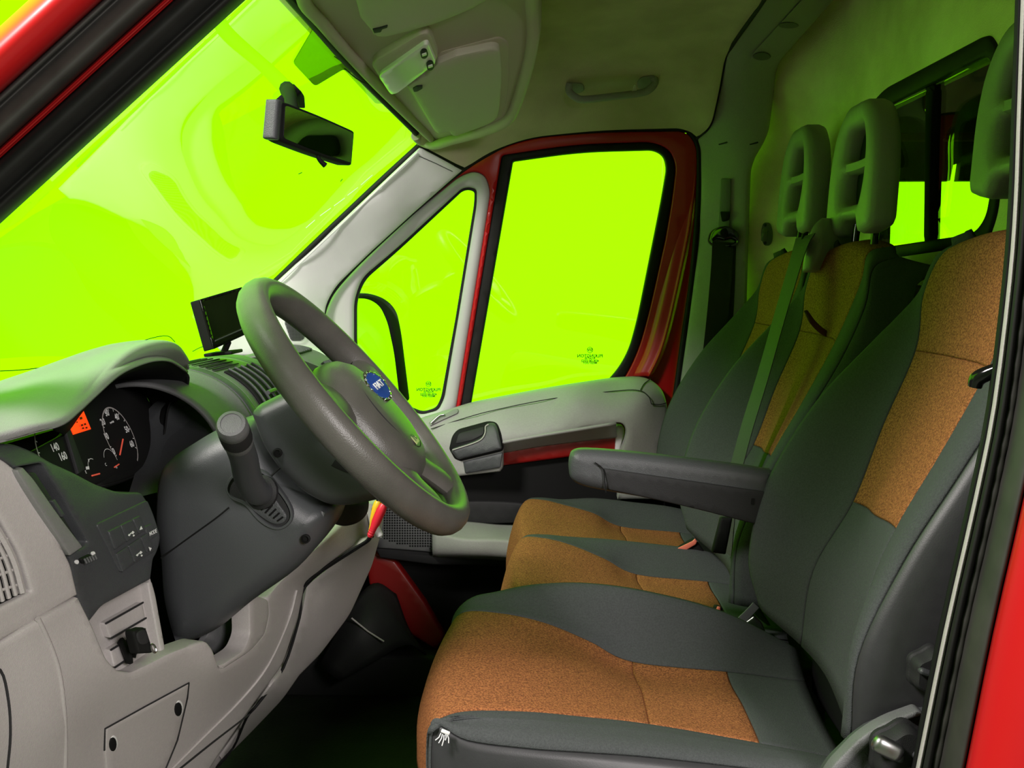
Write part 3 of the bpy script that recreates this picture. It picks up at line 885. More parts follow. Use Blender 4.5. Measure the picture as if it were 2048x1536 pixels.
# exterior mirror beyond the quarter window
mr = thing('side_mirror', 'black exterior mirror beyond the quarter window of the far door', 'mirror', W(760, 815, 3.0))
mo = rp([(680, 586), (745, 586, 20), (778, 599, 18), (797, 622, 14), (806, 665, 20), (814, 730, 30), (823, 802, 8), (760, 818), (680, 815)])
mi = rp([(684, 597), (738, 597, 14), (762, 612, 14), (777, 645, 14), (790, 705, 20), (801, 797, 6), (740, 806), (684, 803)])
MN = Vector((.75, -.65, 0)).normalized(); mpl = onplane(W(760, 700, 3.0), MN)
skin('housing', mo, mpl, M['black'], mr, .03, .01, 14, (-.75, .65, 0), holes=[mi])
skin('housing_back', mo, lambda a, b: mpl(a, b) - MN * .03, M['black'], mr, .06, .025, 20, (-.75, .65, 0))
tube('mirror_arm', [mpl(740, 790) - MN * .04, W(735, 840, 2.88), W(730, 860, 2.735)], .03, M['black'], mr, 10, n=3)
skin('mirror_glass', mi, lambda a, b: mpl(a, b) - MN * .004, M['mirror'], mr, .004, 0, 20, (-.75, .65, 0))
# ------------------------------------------------------------------ overhead console, visors, lamp, mirror, handle
ov = struct(bpy.data.objects.new('trim_6', None), 'grey overhead console above the windscreen')
COL.objects.link(ov)
cl = Lift([(560, -137, 1.14), (825, -240, 1.14), (1090, -334, 1.14), (574, -60, 1.42), (583, 0, 1.64), (657, 85, 1.90), (724, 158, 2.12), (780, 214, 2.34), (841, 272, 2.59), (876, 290, 2.6), (970, 267, 2.48), (1020, 250, 2.42), (1043, 223, 2.36), (1067, 152, 2.18), (1084, 73, 2.02), (1082, 0, 1.88),
           (920, 170, 2.17), (800, 110, 1.97), (717, 0, 1.72), (944, 0, 1.80), (1084, -100, 1.60), (850, 240, 2.4), (700, 60, 1.85)])
skin('console_body', rp([(556, -140), (574, -60), (583, 0), (619, 41), (657, 85), (724, 158), (780, 214), (841, 272, 8), (848, 282, 6), (878, 291, 14), (970, 268, 20), (1020, 250, 14), (1043, 224, 20), (1067, 152, 40), (1084, 73, 40), (1082, 0, 40), (1086, -110, 40), (1090, -320, 40), (825, -236)]), cl, M['console'], ov, .05, .016, 18, (0, .35, 1))
skin('visor_recess', rp([(800, 150, 10), (860, 128, 20), (880, 104, 10), (1000, 72, 16), (1018, 84, 12), (1020, 150, 30), (1012, 215, 20), (1000, 236, 16), (905, 272, 14), (872, 268, 10), (830, 200, 20)]), cl.mv((0, -.004, -.002)), M['console'], ov, .01, .006, 14, (0, .35, 1))
tube('console_front_lip', [cl.mv((.01, -.004, -.004))(*p) for p in ((572, -130), (586, -60), (596, 0), (632, 41), (670, 85), (736, 156), (790, 210), (848, 266), (866, 283))], .011, M['console'], ov, 10, n=4)
tube('console_rear_lip', [cl.mv((-.012, -.004, -.004))(*p) for p in ((1084, -300), (1082, -110), (1078, 0), (1079, 73), (1062, 150), (1038, 219), (1015, 244), (968, 262), (915, 276), (880, 286), (855, 280), (842, 268))], .012, M['console'], ov, 10, n=4)
tube('console_seam', [cl.mv((0, -.004, -.002))(*p) for p in ((690, 136), (720, 160), (752, 172), (775, 170))], .0012, M['darker'], ov, 6, n=4)

def visor(label, outline, clip, hinge, dz=0):
    t = thing('sun_visor', label, 'sun visor', cl(sum(p[0] for p in outline) / len(outline), sum(p[1] for p in outline) / len(outline)), 'fold-up sun visors')
    lift = cl.mv((0, -.008, -.016))
    skin('visor_board', rp(outline, 5), lift, M['visor'], t, .016, .006, 14, (0, .35, 1))
    skin('clip_slot', rp(clip, 2), cl.mv((0, -.009, -.018)), M['darker'], t, .004, .001, 8, (0, .35, 1))
    tube('pivot_rod', [cl.mv((0, -.006, -.012))(*p) for p in hinge], .004, M['visor'], t, 8)
    return t
visor('greyish vinyl sun visor folded up beside the far end of the overhead console', [(815, 158), (853, 138), (875, 113), (912, 97), (985, 81, 8), (999, 85, 8), (1004, 141, 30), (999, 205, 20), (994, 226, 10), (970, 240, 14), (912, 261, 8), (903, 258), (900, 250), (876, 256, 6), (868, 246), (824, 170)],
      [(826, 160), (834, 155), (846, 154), (846, 160), (836, 166), (829, 167)], [(819, 160), (834, 162)])
visor('greyish vinyl sun visor folded up above the roof lamp, on the driver side', [(676, -150), (700, -60), (717, 0), (721, 18), (748, 50), (754, 57, 4), (771, 59, 8), (809, 50, 20), (876, 31, 20), (944, 2), (1000, -30), (1030, -230)],
      [(746, 39), (760, 36), (777, 31), (776, 36), (766, 39), (763, 45), (750, 47)], [(750, 52), (768, 46)])
lamp = thing('roof_lamp', 'rectangular roof lamp with clear lens and two rocker switches', 'lamp', cl(810, 112))
skin('lamp_frame', rp([(745, 118, 4), (754, 106, 5), (841, 55, 6), (857, 52, 5), (864, 62, 5), (877, 101, 5), (873, 110, 5), (796, 171, 5), (782, 173, 5), (774, 164, 4)]), cl.mv((0, -.010, -.014)), M['console'], lamp, .03, .004, 9, (0, .35, 1))
ll = cl.mv((0, -.016, -.022))
skin('lens', rp([(760, 134, 4), (764, 128, 4), (850, 67, 5), (858, 66, 4), (873, 103, 4), (870, 109, 4), (797, 167, 4), (785, 170, 4), (780, 165, 4)]), ll, M['lens'], lamp, .016, .003, 9, (0, .35, 1))
for (x, y) in ((850, 84), (862, 108)):
    r = skin('rocker_switch', rp([(x - 8, y - 3, 3), (x - 3, y - 10, 4), (x + 5, y - 9, 4), (x + 9, y + 3, 4), (x + 3, y + 10, 4), (x - 5, y + 9, 4)]), cl.mv((0, -.018, -.0245)), M['darker'], lamp, .004, .001, 5, (0, .35, 1))
    skin('switch_cap', rp([(x - 4, y - 1), (x + 5, y - 4), (x + 6, y), (x - 3, y + 3)], 1), cl.mv((0, -.020, -.0265)), M['lens'], r, .003, .0006, 4, (0, .35, 1))

# interior mirror
mir = thing('rear_view_mirror', 'black interior rear-view mirror hanging from the windscreen', 'mirror', W(575, 182, 1.86))
mp = [W(560, 199, 1.755), W(712, 263, 1.95), W(706, 333, 1.95), W(556, 280, 1.755)]
mn = (mp[1] - mp[0]).cross(mp[3] - mp[0]).normalized()
if mn.x < 0:
    mn = -mn
mf = quadf(*mp)
oc = rp([(0, 0, .12), (.5, -.03, .2), (1, 0, .07), (1, 1, .07), (.5, 1.03, .2), (0, 1, .12)], .1)
skin('mirror_housing', [(a, b) for a, b in oc], mf, M['black'], mir, .026, .006, .06, -mn, unit=9)
skin('mirror_glass', rp([(.06, .09, .05), (.5, .05, .2), (.965, .08, .05), (.965, .92, .05), (.5, .95, .2), (.06, .91, .05)]), lambda a, b: mf(a, b) + mn * .0012, M['mirror'], mir, .002, 0, .08, -mn, unit=9)
skin('housing_rim', [(a, b) for a, b in rp([(-.03, .0, .05), (.05, -.01, .04), (.03, 1.0, .04), (-.05, 1.0, .05)])], mf, M['dark'], mir, .022, .004, .06, -mn, unit=9)
g0 = WL(574, 178)
tube('mirror_arm', [g0, g0 * .5 + (mf(.3, .05) - mn * .02) * .5 + Vector((0, 0, .004)), mf(.3, .25) - mn * .02], [.014, .011, .013], M['black'], mir, 10, n=4)
skin('mirror_foot', rp([(552, 203), (578, 180, 3), (590, 169, 4), (597, 180, 4), (599, 205, 4), (580, 204)]), WL.mv((.012, 0, -.012)), M['black'], mir, .02, .004, 6, (-.7, 0, .7))
tube('dip_lever', [mf(.55, .97) - mn * .008, mf(.555, 1.12) - mn * .004, mf(.60, 1.24) + mn * .002], [.004, .0035, .005], M['black'], mir, 8, n=3)

# grab handle
gh = thing('grab_handle', 'grey plastic grab handle above the far door', 'handle', ceil(1225, 190))
hf = ceil.off(-.012)
tube('handle_bar', [ceil.off(.0)(1140, 165), ceil.off(-.02)(1138, 182), ceil.off(-.045)(1150, 194), ceil.off(-.05)(1168, 199), ceil.off(-.05)(1225, 193), ceil.off(-.05)(1282, 186), ceil.off(-.045)(1300, 178), ceil.off(-.02)(1310, 166), ceil.off(.0)(1307, 156)], .0105, M['grey_door'], gh, 10, n=4, flat_=.8)
skin('handle_foot', rp([(1131, 170, 6), (1136, 165, 6), (1166, 167, 6), (1170, 182, 6), (1150, 190, 8), (1136, 184, 6)]), ceil.off(-.008), M['grey_door'], gh, .012, .004, 7, (0, 1, .3))
skin('handle_foot', rp([(1274, 165, 6), (1282, 154, 8), (1308, 151, 5), (1314, 156, 5), (1312, 170, 8), (1290, 182, 8), (1276, 178, 6)]), ceil.off(-.008), M['grey_door'], gh, .012, .004, 7, (0, 1, .3))
skin('coat_hook', rp([(1263, 183), (1268, 169, 2), (1272, 169, 2), (1275, 182)]), ceil.off(-.05), M['visor'], gh, .008, .002, 4)

# ------------------------------------------------------------------ dashboard
dash = thing('dashboard', 'grey moulded dashboard with instrument binnacle, vents and lower storage', 'dashboard', (-.6, 1.9, 0))
prof = [(-.97, .78), (-.78, .83), (-.64, .862), (-.585, .868), (-.54, .858), (-.503, .836), (-.477, .806), (-.460, .765), (-.45, .68), (-.44, .55), (-.5, .42), (-.6, .36)]
def drail(Y, dx=0, dz=0, k=1.0):
    return [(x + dx * (1 if i > 1 else 0), Y, z + dz) for i, (x, z) in enumerate(prof)]
dp = Patch([drail(1.60, -.012, -.012), drail(1.70, -.012, -.010), drail(1.735, -.008, -.006), drail(1.76, 0, 0), drail(1.80), drail(1.975), drail(2.01, .002, .002), drail(2.05, .0, .0), drail(2.075, -.03, -.03), drail(2.22, -.045, -.045),
            drail(2.37, -.04, -.04), drail(2.40, -.008, -.016), drail(2.45, 0, -.012), drail(2.58, 0, -.012), drail(2.64, 0, -.012), drail(2.68, -.01, -.03)])
dp.part('dash_face', 2, 11, 0, 2.6, M['mid'], dash, 5, 5, (0, 0, 0, 1), .003, 1, .006)
dp.part('pod_band', 1.8, 11, 2.6, 3.6, M['dark'], dash, 5, 8, (0, 0, 1, 1), .002, 1, .006)
dp.part('pod_panel', 1.8, 11, 3.6, 5.2, M['mid'], dash, 5, 8, (0, 0, 1, 1), .002, 1, .006)
dp.part('pod_band', 1.8, 11, 5.2, 7.6, M['dark'], dash, 5, 6, (0, 0, 1, 0), .002, 1, .006)
dp.part('passenger_tray', 1.8, 11, 7.6, 10.6, M['darker'], dash, 5, 4, (0, 0, 0, 0), 0, 1, .006)
dp.part('far_pod_panel', 1.8, 11, 10.6, 13.0, M['mid'], dash, 5, 6, (0, 0, 0, 1), .002, 1, .006)
dp.part('far_end_cover', 1.8, 11, 13.0, 15, M['pale'], dash, 5, 6, (0, 0, 1, 0), .002, 1, .006)
def dvent(u0, u1, v0, v1, n, name):
    dp2 = Patch([[p + Vector((.0025, 0, .0025)) for p in r] for r in dp.g])
    vt = dp2.part(name, u0, u1, v0, v1, M['black'], dash, 12, 8, (0, 0, 0, 0), 0, 1, .003)
    for k in range(n):
        v = v0 + (v1 - v0) * (k + .6) / (n + .2)
        pts = [dp2.ev(u0 + (u1 - u0) * j / 8, v) + Vector((.002, 0, .002)) for j in range(9)]
        tube('slat', pts, .0022, M['dark'], vt, 6)
    return vt
cv = dvent(4.15, 6.75, 4.05, 5.05, 5, 'centre_vent')
dvent(5.0, 7.2, 12.0, 12.9, 7, 'far_vent')
dvent(2.2, 3.9, 11.3, 12.7, 8, 'far_demister_vent')
def dslots(u0, u1, v0, v1, n):
    d3 = Patch([[p + Vector((.001, 0, .002)) for p in r] for r in dp.g])
    for k in range(n):
        u = u0 + (u1 - u0) * k / (n - 1)
        tube('vent_slot', [d3.ev(u, v0), d3.ev(u, (v0 + v1) / 2), d3.ev(u, v1)], .0022, M['black'], dash, 6, flat_=.5)
dslots(2.4, 3.9, 3.75, 4.7, 7)
tube('vent_tab', [dp.ev(5.85, 4.35) + Vector((.008, 0, .006)), dp.ev(5.85, 4.6) + Vector((.008, 0, .006))], .004, M['dark'], cv, 6)

box('dash_core', -.80, -.68, 1.06, 2.66, .30, .80, M['black'], dash)
box('dash_core_side', -.70, -.62, 1.08, 1.11, .40, .84, M['black'], dash)
rbox('dash_end_cap', (-.70, 1.05, .56), (.25, .05, .56), M['grey'], dash, None, .015)
# binnacle hood
T = [(-120, 838, 1.10), (0, 790, 1.25), (68, 763, 1.32), (154, 732, 1.42), (205, 713, 1.46), (256, 695, 1.50), (290, 688, 1.54), (325, 686, 1.58), (352, 696, 1.625), (367, 719, 1.655), (373, 741, 1.672)]
Lp = [(-100, 905, .99), (0, 879, 1.05), (68, 860, 1.09), (120, 846, 1.135), (154, 819, 1.19), (191, 785, 1.26), (232, 749, 1.33), (273, 729, 1.42), (308, 720, 1.50), (340, 723, 1.59), (371, 743, 1.665)]
Tw = [W(*p) for p in T]; Lw = [W(*p) for p in Lp]
hp = Patch([[p + Vector((-.16, .02, -.05)) for p in Tw], [p + Vector((-.05, .005, -.006)) for p in Tw], Tw, [(a * .5 + b * .5) + Vector((.004, -.004, .010)) for a, b in zip(Tw, Lw)], [b + Vector((-.006, 0, .004)) for b in Lw], Lw,
            [b + Vector((-.004, .004, -.006)) for b in Lw], [b + Vector((-.02, .012, -.012)) for b in Lw]])
hp.part('binnacle_hood', 0, 10, 0, 5.3, M['hood'], dash, 4, 4, (0, 0, 0, 0), 0, 1, .004)
# instrument cluster plane
cT = W(239, 876, 1.54)
cU = (W(208, 814, 1.54) - W(260, 936, 1.54)).normalized()
cN = Vector((0, 1, 0)).cross(cU)
if cN.x < 0:
    cN = -cN
cpl = onplane(cT, cN)
Lt = [(100, 852, 1.12), (120, 846, 1.135), (154, 819, 1.19), (191, 785, 1.26), (232, 749, 1.33), (273, 729, 1.42), (308, 720, 1.50), (340, 723, 1.59), (371, 743, 1.665), (376, 760, 1.675), (368, 783, 1.675), (345, 795, 1.668), (334, 818, 1.66), (326, 870, 1.65), (312, 925, 1.62), (262, 952, 1.53), (196, 972, 1.40)]
Bt = [(128, 872), (142, 858), (166, 824), (196, 790), (218, 769), (240, 760), (262, 763), (280, 777), (293, 794), (300, 806), (304, 820), (306, 835), (308, 850), (309, 880), (299, 918), (245, 942), (190, 968)]
Ltw = [W(*p) for p in Lt]; Btw = [cpl(*p) for p in Bt]
Patch([Ltw, [a * .8 + b * .2 + Vector((.0, .004, -.004)) for a, b in zip(Ltw, Btw)], [a * .4 + b * .6 for a, b in zip(Ltw, Btw)], Btw]).part('hood_lining', 0, 16, 0, 3, M['black'], dash, 4, 5, (0, 0, 0, 0), 0, -1, .003)
clu = skin('instrument_cluster', rp([(60, 905), (128, 868), (166, 820), (196, 786), (240, 756), (282, 774), (306, 815), (312, 880), (300, 922), (245, 946), (190, 972), (150, 950), (100, 985)], 6), cpl, M['black'], dash, .01, .001, 20, -cN)
cup = lambda e: (lambda a, b: cpl(a, b) + cN * e)
def arc(name, c, r0, r1, a0, a1, e, mat, n=28, sq=1.0):
    V, F = [], []
    for k in range(n + 1):
        a = math.radians(a0 + (a1 - a0) * k / n)
        d = Vector((0, 1, 0)) * math.sin(a) * sq + cU * math.cos(a)
        V += [c + d * r0 + cN * e, c + d * r1 + cN * e]
    F = [[2 * k, 2 * k + 1, 2 * k + 3, 2 * k + 2] for k in range(n)]
    return mesh(name, V, F, mat, clu, False)
for (cc, rr, a0, a1) in ((cT, .047, -105, 150), (cpl(112, 907) , .047, -150, 120)):
    arc('dial_ring', cc, rr - .0022, rr, a0, a1, .0016, M['grey'])
    for k in range(13):
        a = math.radians(-120 + 240 * k / 12)
        d = Vector((0, 1, 0)) * math.sin(a) + cU * math.cos(a)
        q = cc + d * (rr - .006) + cN * .0012
        s = d.cross(cN) * .0006
        mesh('dial_tick', [q - s, q + s, q + s + d * .004, q - s + d * .004], [[0, 1, 2, 3]], M['white'], clu, False)
for (t, x, y) in (('0', 226, 904), ('10', 211, 874), ('20', 204, 845), ('30', 212, 827), ('40', 232, 835), ('50', 252, 860), ('60', 262, 889)):
    text('dial_number', t, cup(.0014)(x, y), (0, 1, 0), cU, .0135, M['white'], clu, .0001, bold=.0002)
text('dial_number', '140', cup(.0014)(108, 896), (0, 1, 0), cU, .0145, M['white'], clu, .0001, bold=.0002)
text('dial_number', '160', cup(.0014)(124, 914), (0, 1, 0), cU, .0145, M['white'], clu, .0001, bold=.0002)
text('dial_unit', 'rpm/100', cup(.0014)(222, 845), (0, 1, 0), cU, .0042, M['white'], clu, .0001)
for (a, b, w) in (((236, 911), (242, 880), .0011), ((180, 953), (195, 949), .0011), ((225, 936), (234, 930), .0009)):
    p, q = cup(.003)(*a), cup(.003)(*b)
    tube('needle', [p, q], w, M['redmark'], clu, 6)
for (c, r, a0, a1, m) in (((188, 940), .016, -80, 30, 'white'), ((222, 925), .020, -60, 90, 'white')):
    arc('small_gauge_arc', cpl(*c), r - .0008, r, a0, a1, .0012, M[m], 16)
for (t, x, y) in (('F', 176, 922), ('C', 210, 930), ('E', 170, 945), ('H', 231, 935)):
    text('gauge_mark', t, cup(.0014)(x, y), (0, 1, 0), cU, .0062, M['white'], clu, .0001)
skin('gauge_icon', rp([(170, 934), (176, 933), (177, 939), (171, 940)]), cup(.0014), M['white'], clu, .0004, 0, 4, -cN)
lcd = skin('red_display', [(135, 848), (164, 820), (180, 859), (145, 870)], cup(.0016), M['lcd'], clu, .001, 0, 12, -cN)
for (x, y, s) in ((158, 838, 3.0), (160, 852, 2.4), (166, 850, 2.4), (162, 858, 2.2), (169, 857, 2.2), (150, 846, 1.4)):
    skin('display_segment', [(x - s, y - s * .6), (x + s * .6, y - s), (x + s, y + s * .6), (x - s * .6, y + s)], cup(.0032), M['lcd_dark'], lcd, .0003, 0, 4, -cN)
skin('bezel_divider', rp([(126, 862), (133, 852), (165, 940), (152, 950)], 2), cup(.004), M['darker'], clu, .004, .001, 8, -cN)

skin('column_surround', rp([(300, 840), (330, 806, 8), (352, 797, 8), (385, 812, 20), (425, 848, 20), (446, 880), (400, 902), (345, 940), (320, 985), (280, 995), (296, 935), (312, 890)]), Lift([(335, 800, 1.69), (440, 875, 1.60), (320, 985, 1.47), (296, 935, 1.57), (385, 812, 1.70), (310, 850, 1.665), (280, 995, 1.42)]), M['dark'], dash, .02, .004, 14, (-1, .35, 0))

# dark trim with switches, left of the column
sl = Lift([(0, 888, 1.06), (34, 937, 1.06), (68, 903, 1.12), (147, 944, 1.19), (191, 968, 1.24), (239, 985, 1.28), (284, 985, 1.335), (321, 1074, 1.335), (308, 1118, 1.31), (303, 1159, 1.28), (205, 1212, 1.17), (176, 1246, 1.135), (156, 1191, 1.13), (113, 1067, 1.10), (75, 999, 1.08), (230, 1080, 1.23)])
BX = (-1, .25, 0)
slotpoly = rp([(27, 940, 3), (40, 934, 4), (84, 926, 8), (130, 1000, 20), (176, 1084, 4), (172, 1092, 4), (134, 1113, 4), (128, 1104, 3), (70, 1010)])
skin('switch_trim', rp([(-30, 876), (0, 886, 10), (34, 889, 16), (68, 903, 16), (102, 924, 10), (147, 944, 16), (191, 968, 16), (239, 985, 16), (284, 985, 6), (294, 999, 6), (308, 1033, 10), (322, 1074, 8), (318, 1101, 10), (308, 1118, 6), (303, 1159, 3), (205, 1212, 10), (177, 1248, 3), (156, 1191, 10), (143, 1125, 10), (113, 1067, 20), (75, 999, 20), (34, 938, 10), (0, 914), (-30, 900)]), sl, M['dark'], dash, .03, .004, 12, BX, holes=[slotpoly])
skin('slot_back', slotpoly, sl.mv((-.028, .012, 0)), M['black'], dash, .01, 0, 14, BX)
holder = skin('document_holder', rp([(28, 940, 3), (40, 934, 3), (62, 958, 10), (112, 1030, 30), (161, 1094, 3), (135, 1112, 3), (128, 1102, 3), (70, 1010, 30)]), sl.mv((.003, 0, 0)), M['hood'], dash, .012, .002, 9, BX)
skin('holder_flap', rp([(62, 945, 3), (76, 945, 6), (124, 1020, 30), (164, 1086, 3), (160, 1092, 3), (110, 1022, 30)]), sl.mv((-.004, .002, 0)), M['darker'], holder, .008, .001, 9, BX)
skin('holder_tab', rp([(104, 1002, 2), (110, 998, 2), (131, 1030, 2), (124, 1035, 2)]), sl.mv((.0, .0, 0)), M['dark'], holder, .006, .001, 6, BX)
lev = skin('leveller_wheel', rp([(155, 1118, 3), (176, 1108, 3), (183, 1116, 3), (160, 1128, 3)]), sl.mv((.004, 0, 0)), M['black'], dash, .01, .002, 5, BX)
for k in range(5):
    x = 158 + k * 5; y = 1118 - k * 2.1
    tube('wheel_rib', [sl.mv((.006, 0, 0))(x, y), sl.mv((.006, 0, 0))(x + 4, y + 8)], .0012, M['mid'], lev, 6)
for (x, y, r) in ((151, 1124, 4), (184, 1107, 4)):
    skin('leveller_mark', [(x + r * math.cos(a), y + r * 1.1 * math.sin(a)) for a in np.linspace(0, 2 * math.pi, 10, endpoint=False)], sl.mv((.0016, 0, 0)), M['white'], dash, .001, 0, 5, BX)
# switch bank
skin('switch_plate', rp([(190, 1048, 6), (292, 1000, 6), (304, 1028, 8), (318, 1072, 8), (314, 1098, 8), (238, 1146, 6), (219, 1108, 6)]), sl.mv((.002, 0, 0)), M['dark'], dash, .004, .0015, 9, BX)
def bl2(p, q, r, s, a, b):
    return tuple((p[i] * (1 - a) + q[i] * a) * (1 - b) + (s[i] * (1 - a) + r[i] * a) * b for i in (0, 1))
Q = ((209, 1062), (274, 1030), (302, 1094), (238, 1146))
def qp(a, b):
    return bl2(Q[0], Q[1], Q[2], Q[3], a, b)
cells = [(0, .38, 0, .46), (.38, .76, 0, .46), (.76, 1.0, 0, .46), (0, .38, .54, 1), (.38, .76, .54, 1), (.76, 1.0, .54, 1)]
for (a0, a1, b0, b1) in cells:
    g = .012
    skin('switch_button', rp([qp(a0 + g, b0 + g), qp(a1 - g, b0 + g), qp(a1 - g, b1 - g), qp(a0 + g, b1 - g)], 2), sl.mv((.0045, 0, 0)), M['dark'], dash, .004, .0012, 7, BX)
mb = skin('switch_button', rp([(282, 1054), (297, 1047, 2), (309, 1070, 3), (293, 1081)], 1), sl.mv((.0045, 0, 0)), M['dark'], dash, .004, .0012, 6, BX)
sx = (sl(300, 1060) - sl(280, 1070)).normalized(); sy = Vector((-.15, 0, 1))
text('switch_lettering', 'MODE', sl.mv((.0064, 0, 0))(296, 1065), sx, sy, .0068, M['white'], mb, .0001, bold=.0001)
for (x, y, u) in ((272, 1056, 1), (290, 1098, -1)):
    skin('switch_arrow', [(x, y - 4 * u), (x + 3, y + 2 * u), (x - 3, y + 4 * u)], sl.mv((.0064, 0, 0)), M['white'], dash, .0004, 0, 4, BX)
for (x, y) in ((252, 1068), (268, 1108)):
    for dx, dy, r in ((-4, 2, 2.6), (3, -3, 3.4), (5, 3, 2.2), (-1, -1, 1.6)):
        skin('switch_icon', rp([(x + dx - r, y + dy + r * .4), (x + dx, y + dy - r), (x + dx + r, y + dy - r * .2), (x + dx, y + dy + r)], .6), sl.mv((.0064, 0, 0)), M['white'], dash, .0004, 0, 3, BX)

# left end of the dash with side vent
gl_ = Lift([(0, 1010, 1.035), (0, 900, 1.05), (34, 937, 1.06), (75, 999, 1.08), (113, 1067, 1.10), (156, 1191, 1.13), (0, 1283, 1.02), (-60, 1300, .98), (-60, 1000, 1.0), (62, 1181, 1.06)])
vent_o = rp([(-60, 960), (0, 1037, 10), (41, 1109, 20), (64, 1183, 5), (34, 1199, 6), (0, 1216), (-60, 1240)])
skin('end_panel', rp([(-80, 880), (0, 914, 20), (34, 941, 10), (75, 1003, 20), (113, 1071, 20), (143, 1130, 10), (157, 1190, 3), (75, 1238), (0, 1283), (-80, 1320)]), gl_, M['grey'], dash, .008, .003, 14, BX, holes=[vent_o])
vb = skin('side_vent', vent_o, gl_.mv((-.007, .002, 0)), M['black'], dash, .01, 0, 16, BX)
for k in range(5):
    d = 9 + 13 * k
    tube('vent_slat', [gl_.mv((-.003, .001, 0))(*p) for p in ((-60 - d * .6, 968 + d * .5), (0 - d, 1046 + d * .25), (38 - d, 1114 + d * .3), (58 - d, 1181 + d * .45))], .0024 if k else .004, M['grey'], vb, 6, n=4)
for k in range(4):
    y = 1078 + k * 30
    tube('vent_bar', [gl_.mv((-.0045, .001, 0))(-40, y + 30), gl_.mv((-.0045, .001, 0))(22 + k * 9, y)], .0016, M['grey'], vb, 6)

# knee panel
kl = Lift([(0, 1283, 1.02), (160, 1190, 1.13), (75, 1215, 1.06), (130, 1450, 1.10), (212, 1455, 1.193), (375, 1368, 1.323), (230, 1335, 1.17), (340, 1300, 1.26), (415, 1282, 1.33), (440, 1338, 1.37), (500, 1300, 1.45), (535, 1200, 1.52), (590, 1140, 1.6), (680, 1040, 1.75), (690, 1105, 1.75), (612, 1170, 1.70),
           (590, 1260, 1.68), (520, 1400, 1.60), (430, 1536, 1.50), (340, 1536, 1.36), (0, 1536, 1.01), (60, 1400, 1.05), (-60, 1700, .97), (300, 1700, 1.35), (-60, 1310, .98)])
skin('knee_panel', rp([(-80, 1332), (0, 1286), (80, 1238), (158, 1194, 3), (186, 1250, 10), (214, 1318, 12), (236, 1341, 8), (262, 1345, 8), (300, 1327, 10), (340, 1306, 10), (400, 1284, 8), (414, 1282, 8), (428, 1300, 8), (440, 1338, 4), (500, 1300, 20), (528, 1266, 14), (537, 1225, 14), (533, 1198, 8), (560, 1165, 10), (640, 1090, 10), (700, 1030), (742, 1020), (744, 1068, 6), (690, 1106, 20), (612, 1168, 10), (601, 1230, 20), (568, 1330, 20), (505, 1415, 20), (420, 1540, 30), (330, 1720), (-80, 1720)]),
     kl, M['grey'], dash, .03, .005, 14, (-1, .35, 0))
tube('panel_crease', [kl.mv((-.001, .001, 0))(*p) for p in ((76, 1238), (100, 1290), (118, 1345), (128, 1420), (131, 1500), (128, 1600))], .003, M['grey'], dash, 8, n=4)
tube('end_seam', [kl.mv((.001, -.001, 0))(*p) for p in ((-40, 1330), (0, 1340), (16, 1400), (20, 1470), (14, 1540), (8, 1620))], .0013, M['darker'], dash, 6, n=4)
skin('pocket_back', rp([(470, 1300), (510, 1215), (600, 1130), (640, 1160), (620, 1290), (520, 1356)]), kl.mv((-.05, .03, 0)), M['mid'], dash, .01, .002, 20, (-1, .35, 0))
skin('pocket_side', rp([(498, 1195, 6), (512, 1190, 6), (536, 1200, 6), (539, 1228, 10), (530, 1268, 10), (502, 1302, 16), (442, 1341), (440, 1332), (488, 1300, 12), (500, 1270, 12)]), kl.mv((.001, 0, 0)), M['grey'], dash, .03, .004, 8, (-1, .35, 0))
fz = rp([(211, 1456, 2), (375, 1367, 3), (372, 1395, 20), (352, 1480, 20), (325, 1545), (212, 1560), (208, 1500)])
skin('fuse_lid', fz, kl.mv((.0022, -.0008, 0)), M['grey'], dash, .004, .0018, 12, (-1, .35, 0))
tube('lid_gap', [kl.mv((.001, -.001, 0))(*p) for p in ((208, 1500), (209, 1457), (290, 1412), (377, 1365), (374, 1395), (354, 1480), (326, 1548))], .0010, M['darker'], dash, 6)
for (x, y) in ((352, 1418), (221, 1488)):
    skin('lid_screw', [(x + 7 * math.cos(a), y + 14 * math.sin(a)) for a in np.linspace(0, 2 * math.pi, 14, endpoint=False)], kl.mv((.004, -.001, 0)), M['black'], dash, .004, .001, 6, (-1, .35, 0))
    skin('screw_recess', [(x + 3 + 8 * math.cos(a), y - 2 + 16 * math.sin(a)) for a in np.linspace(0, 2 * math.pi, 14, endpoint=False)], kl.mv((.003, -.001, 0)), M['pale'], dash, .004, .001, 6, (-1, .35, 0))
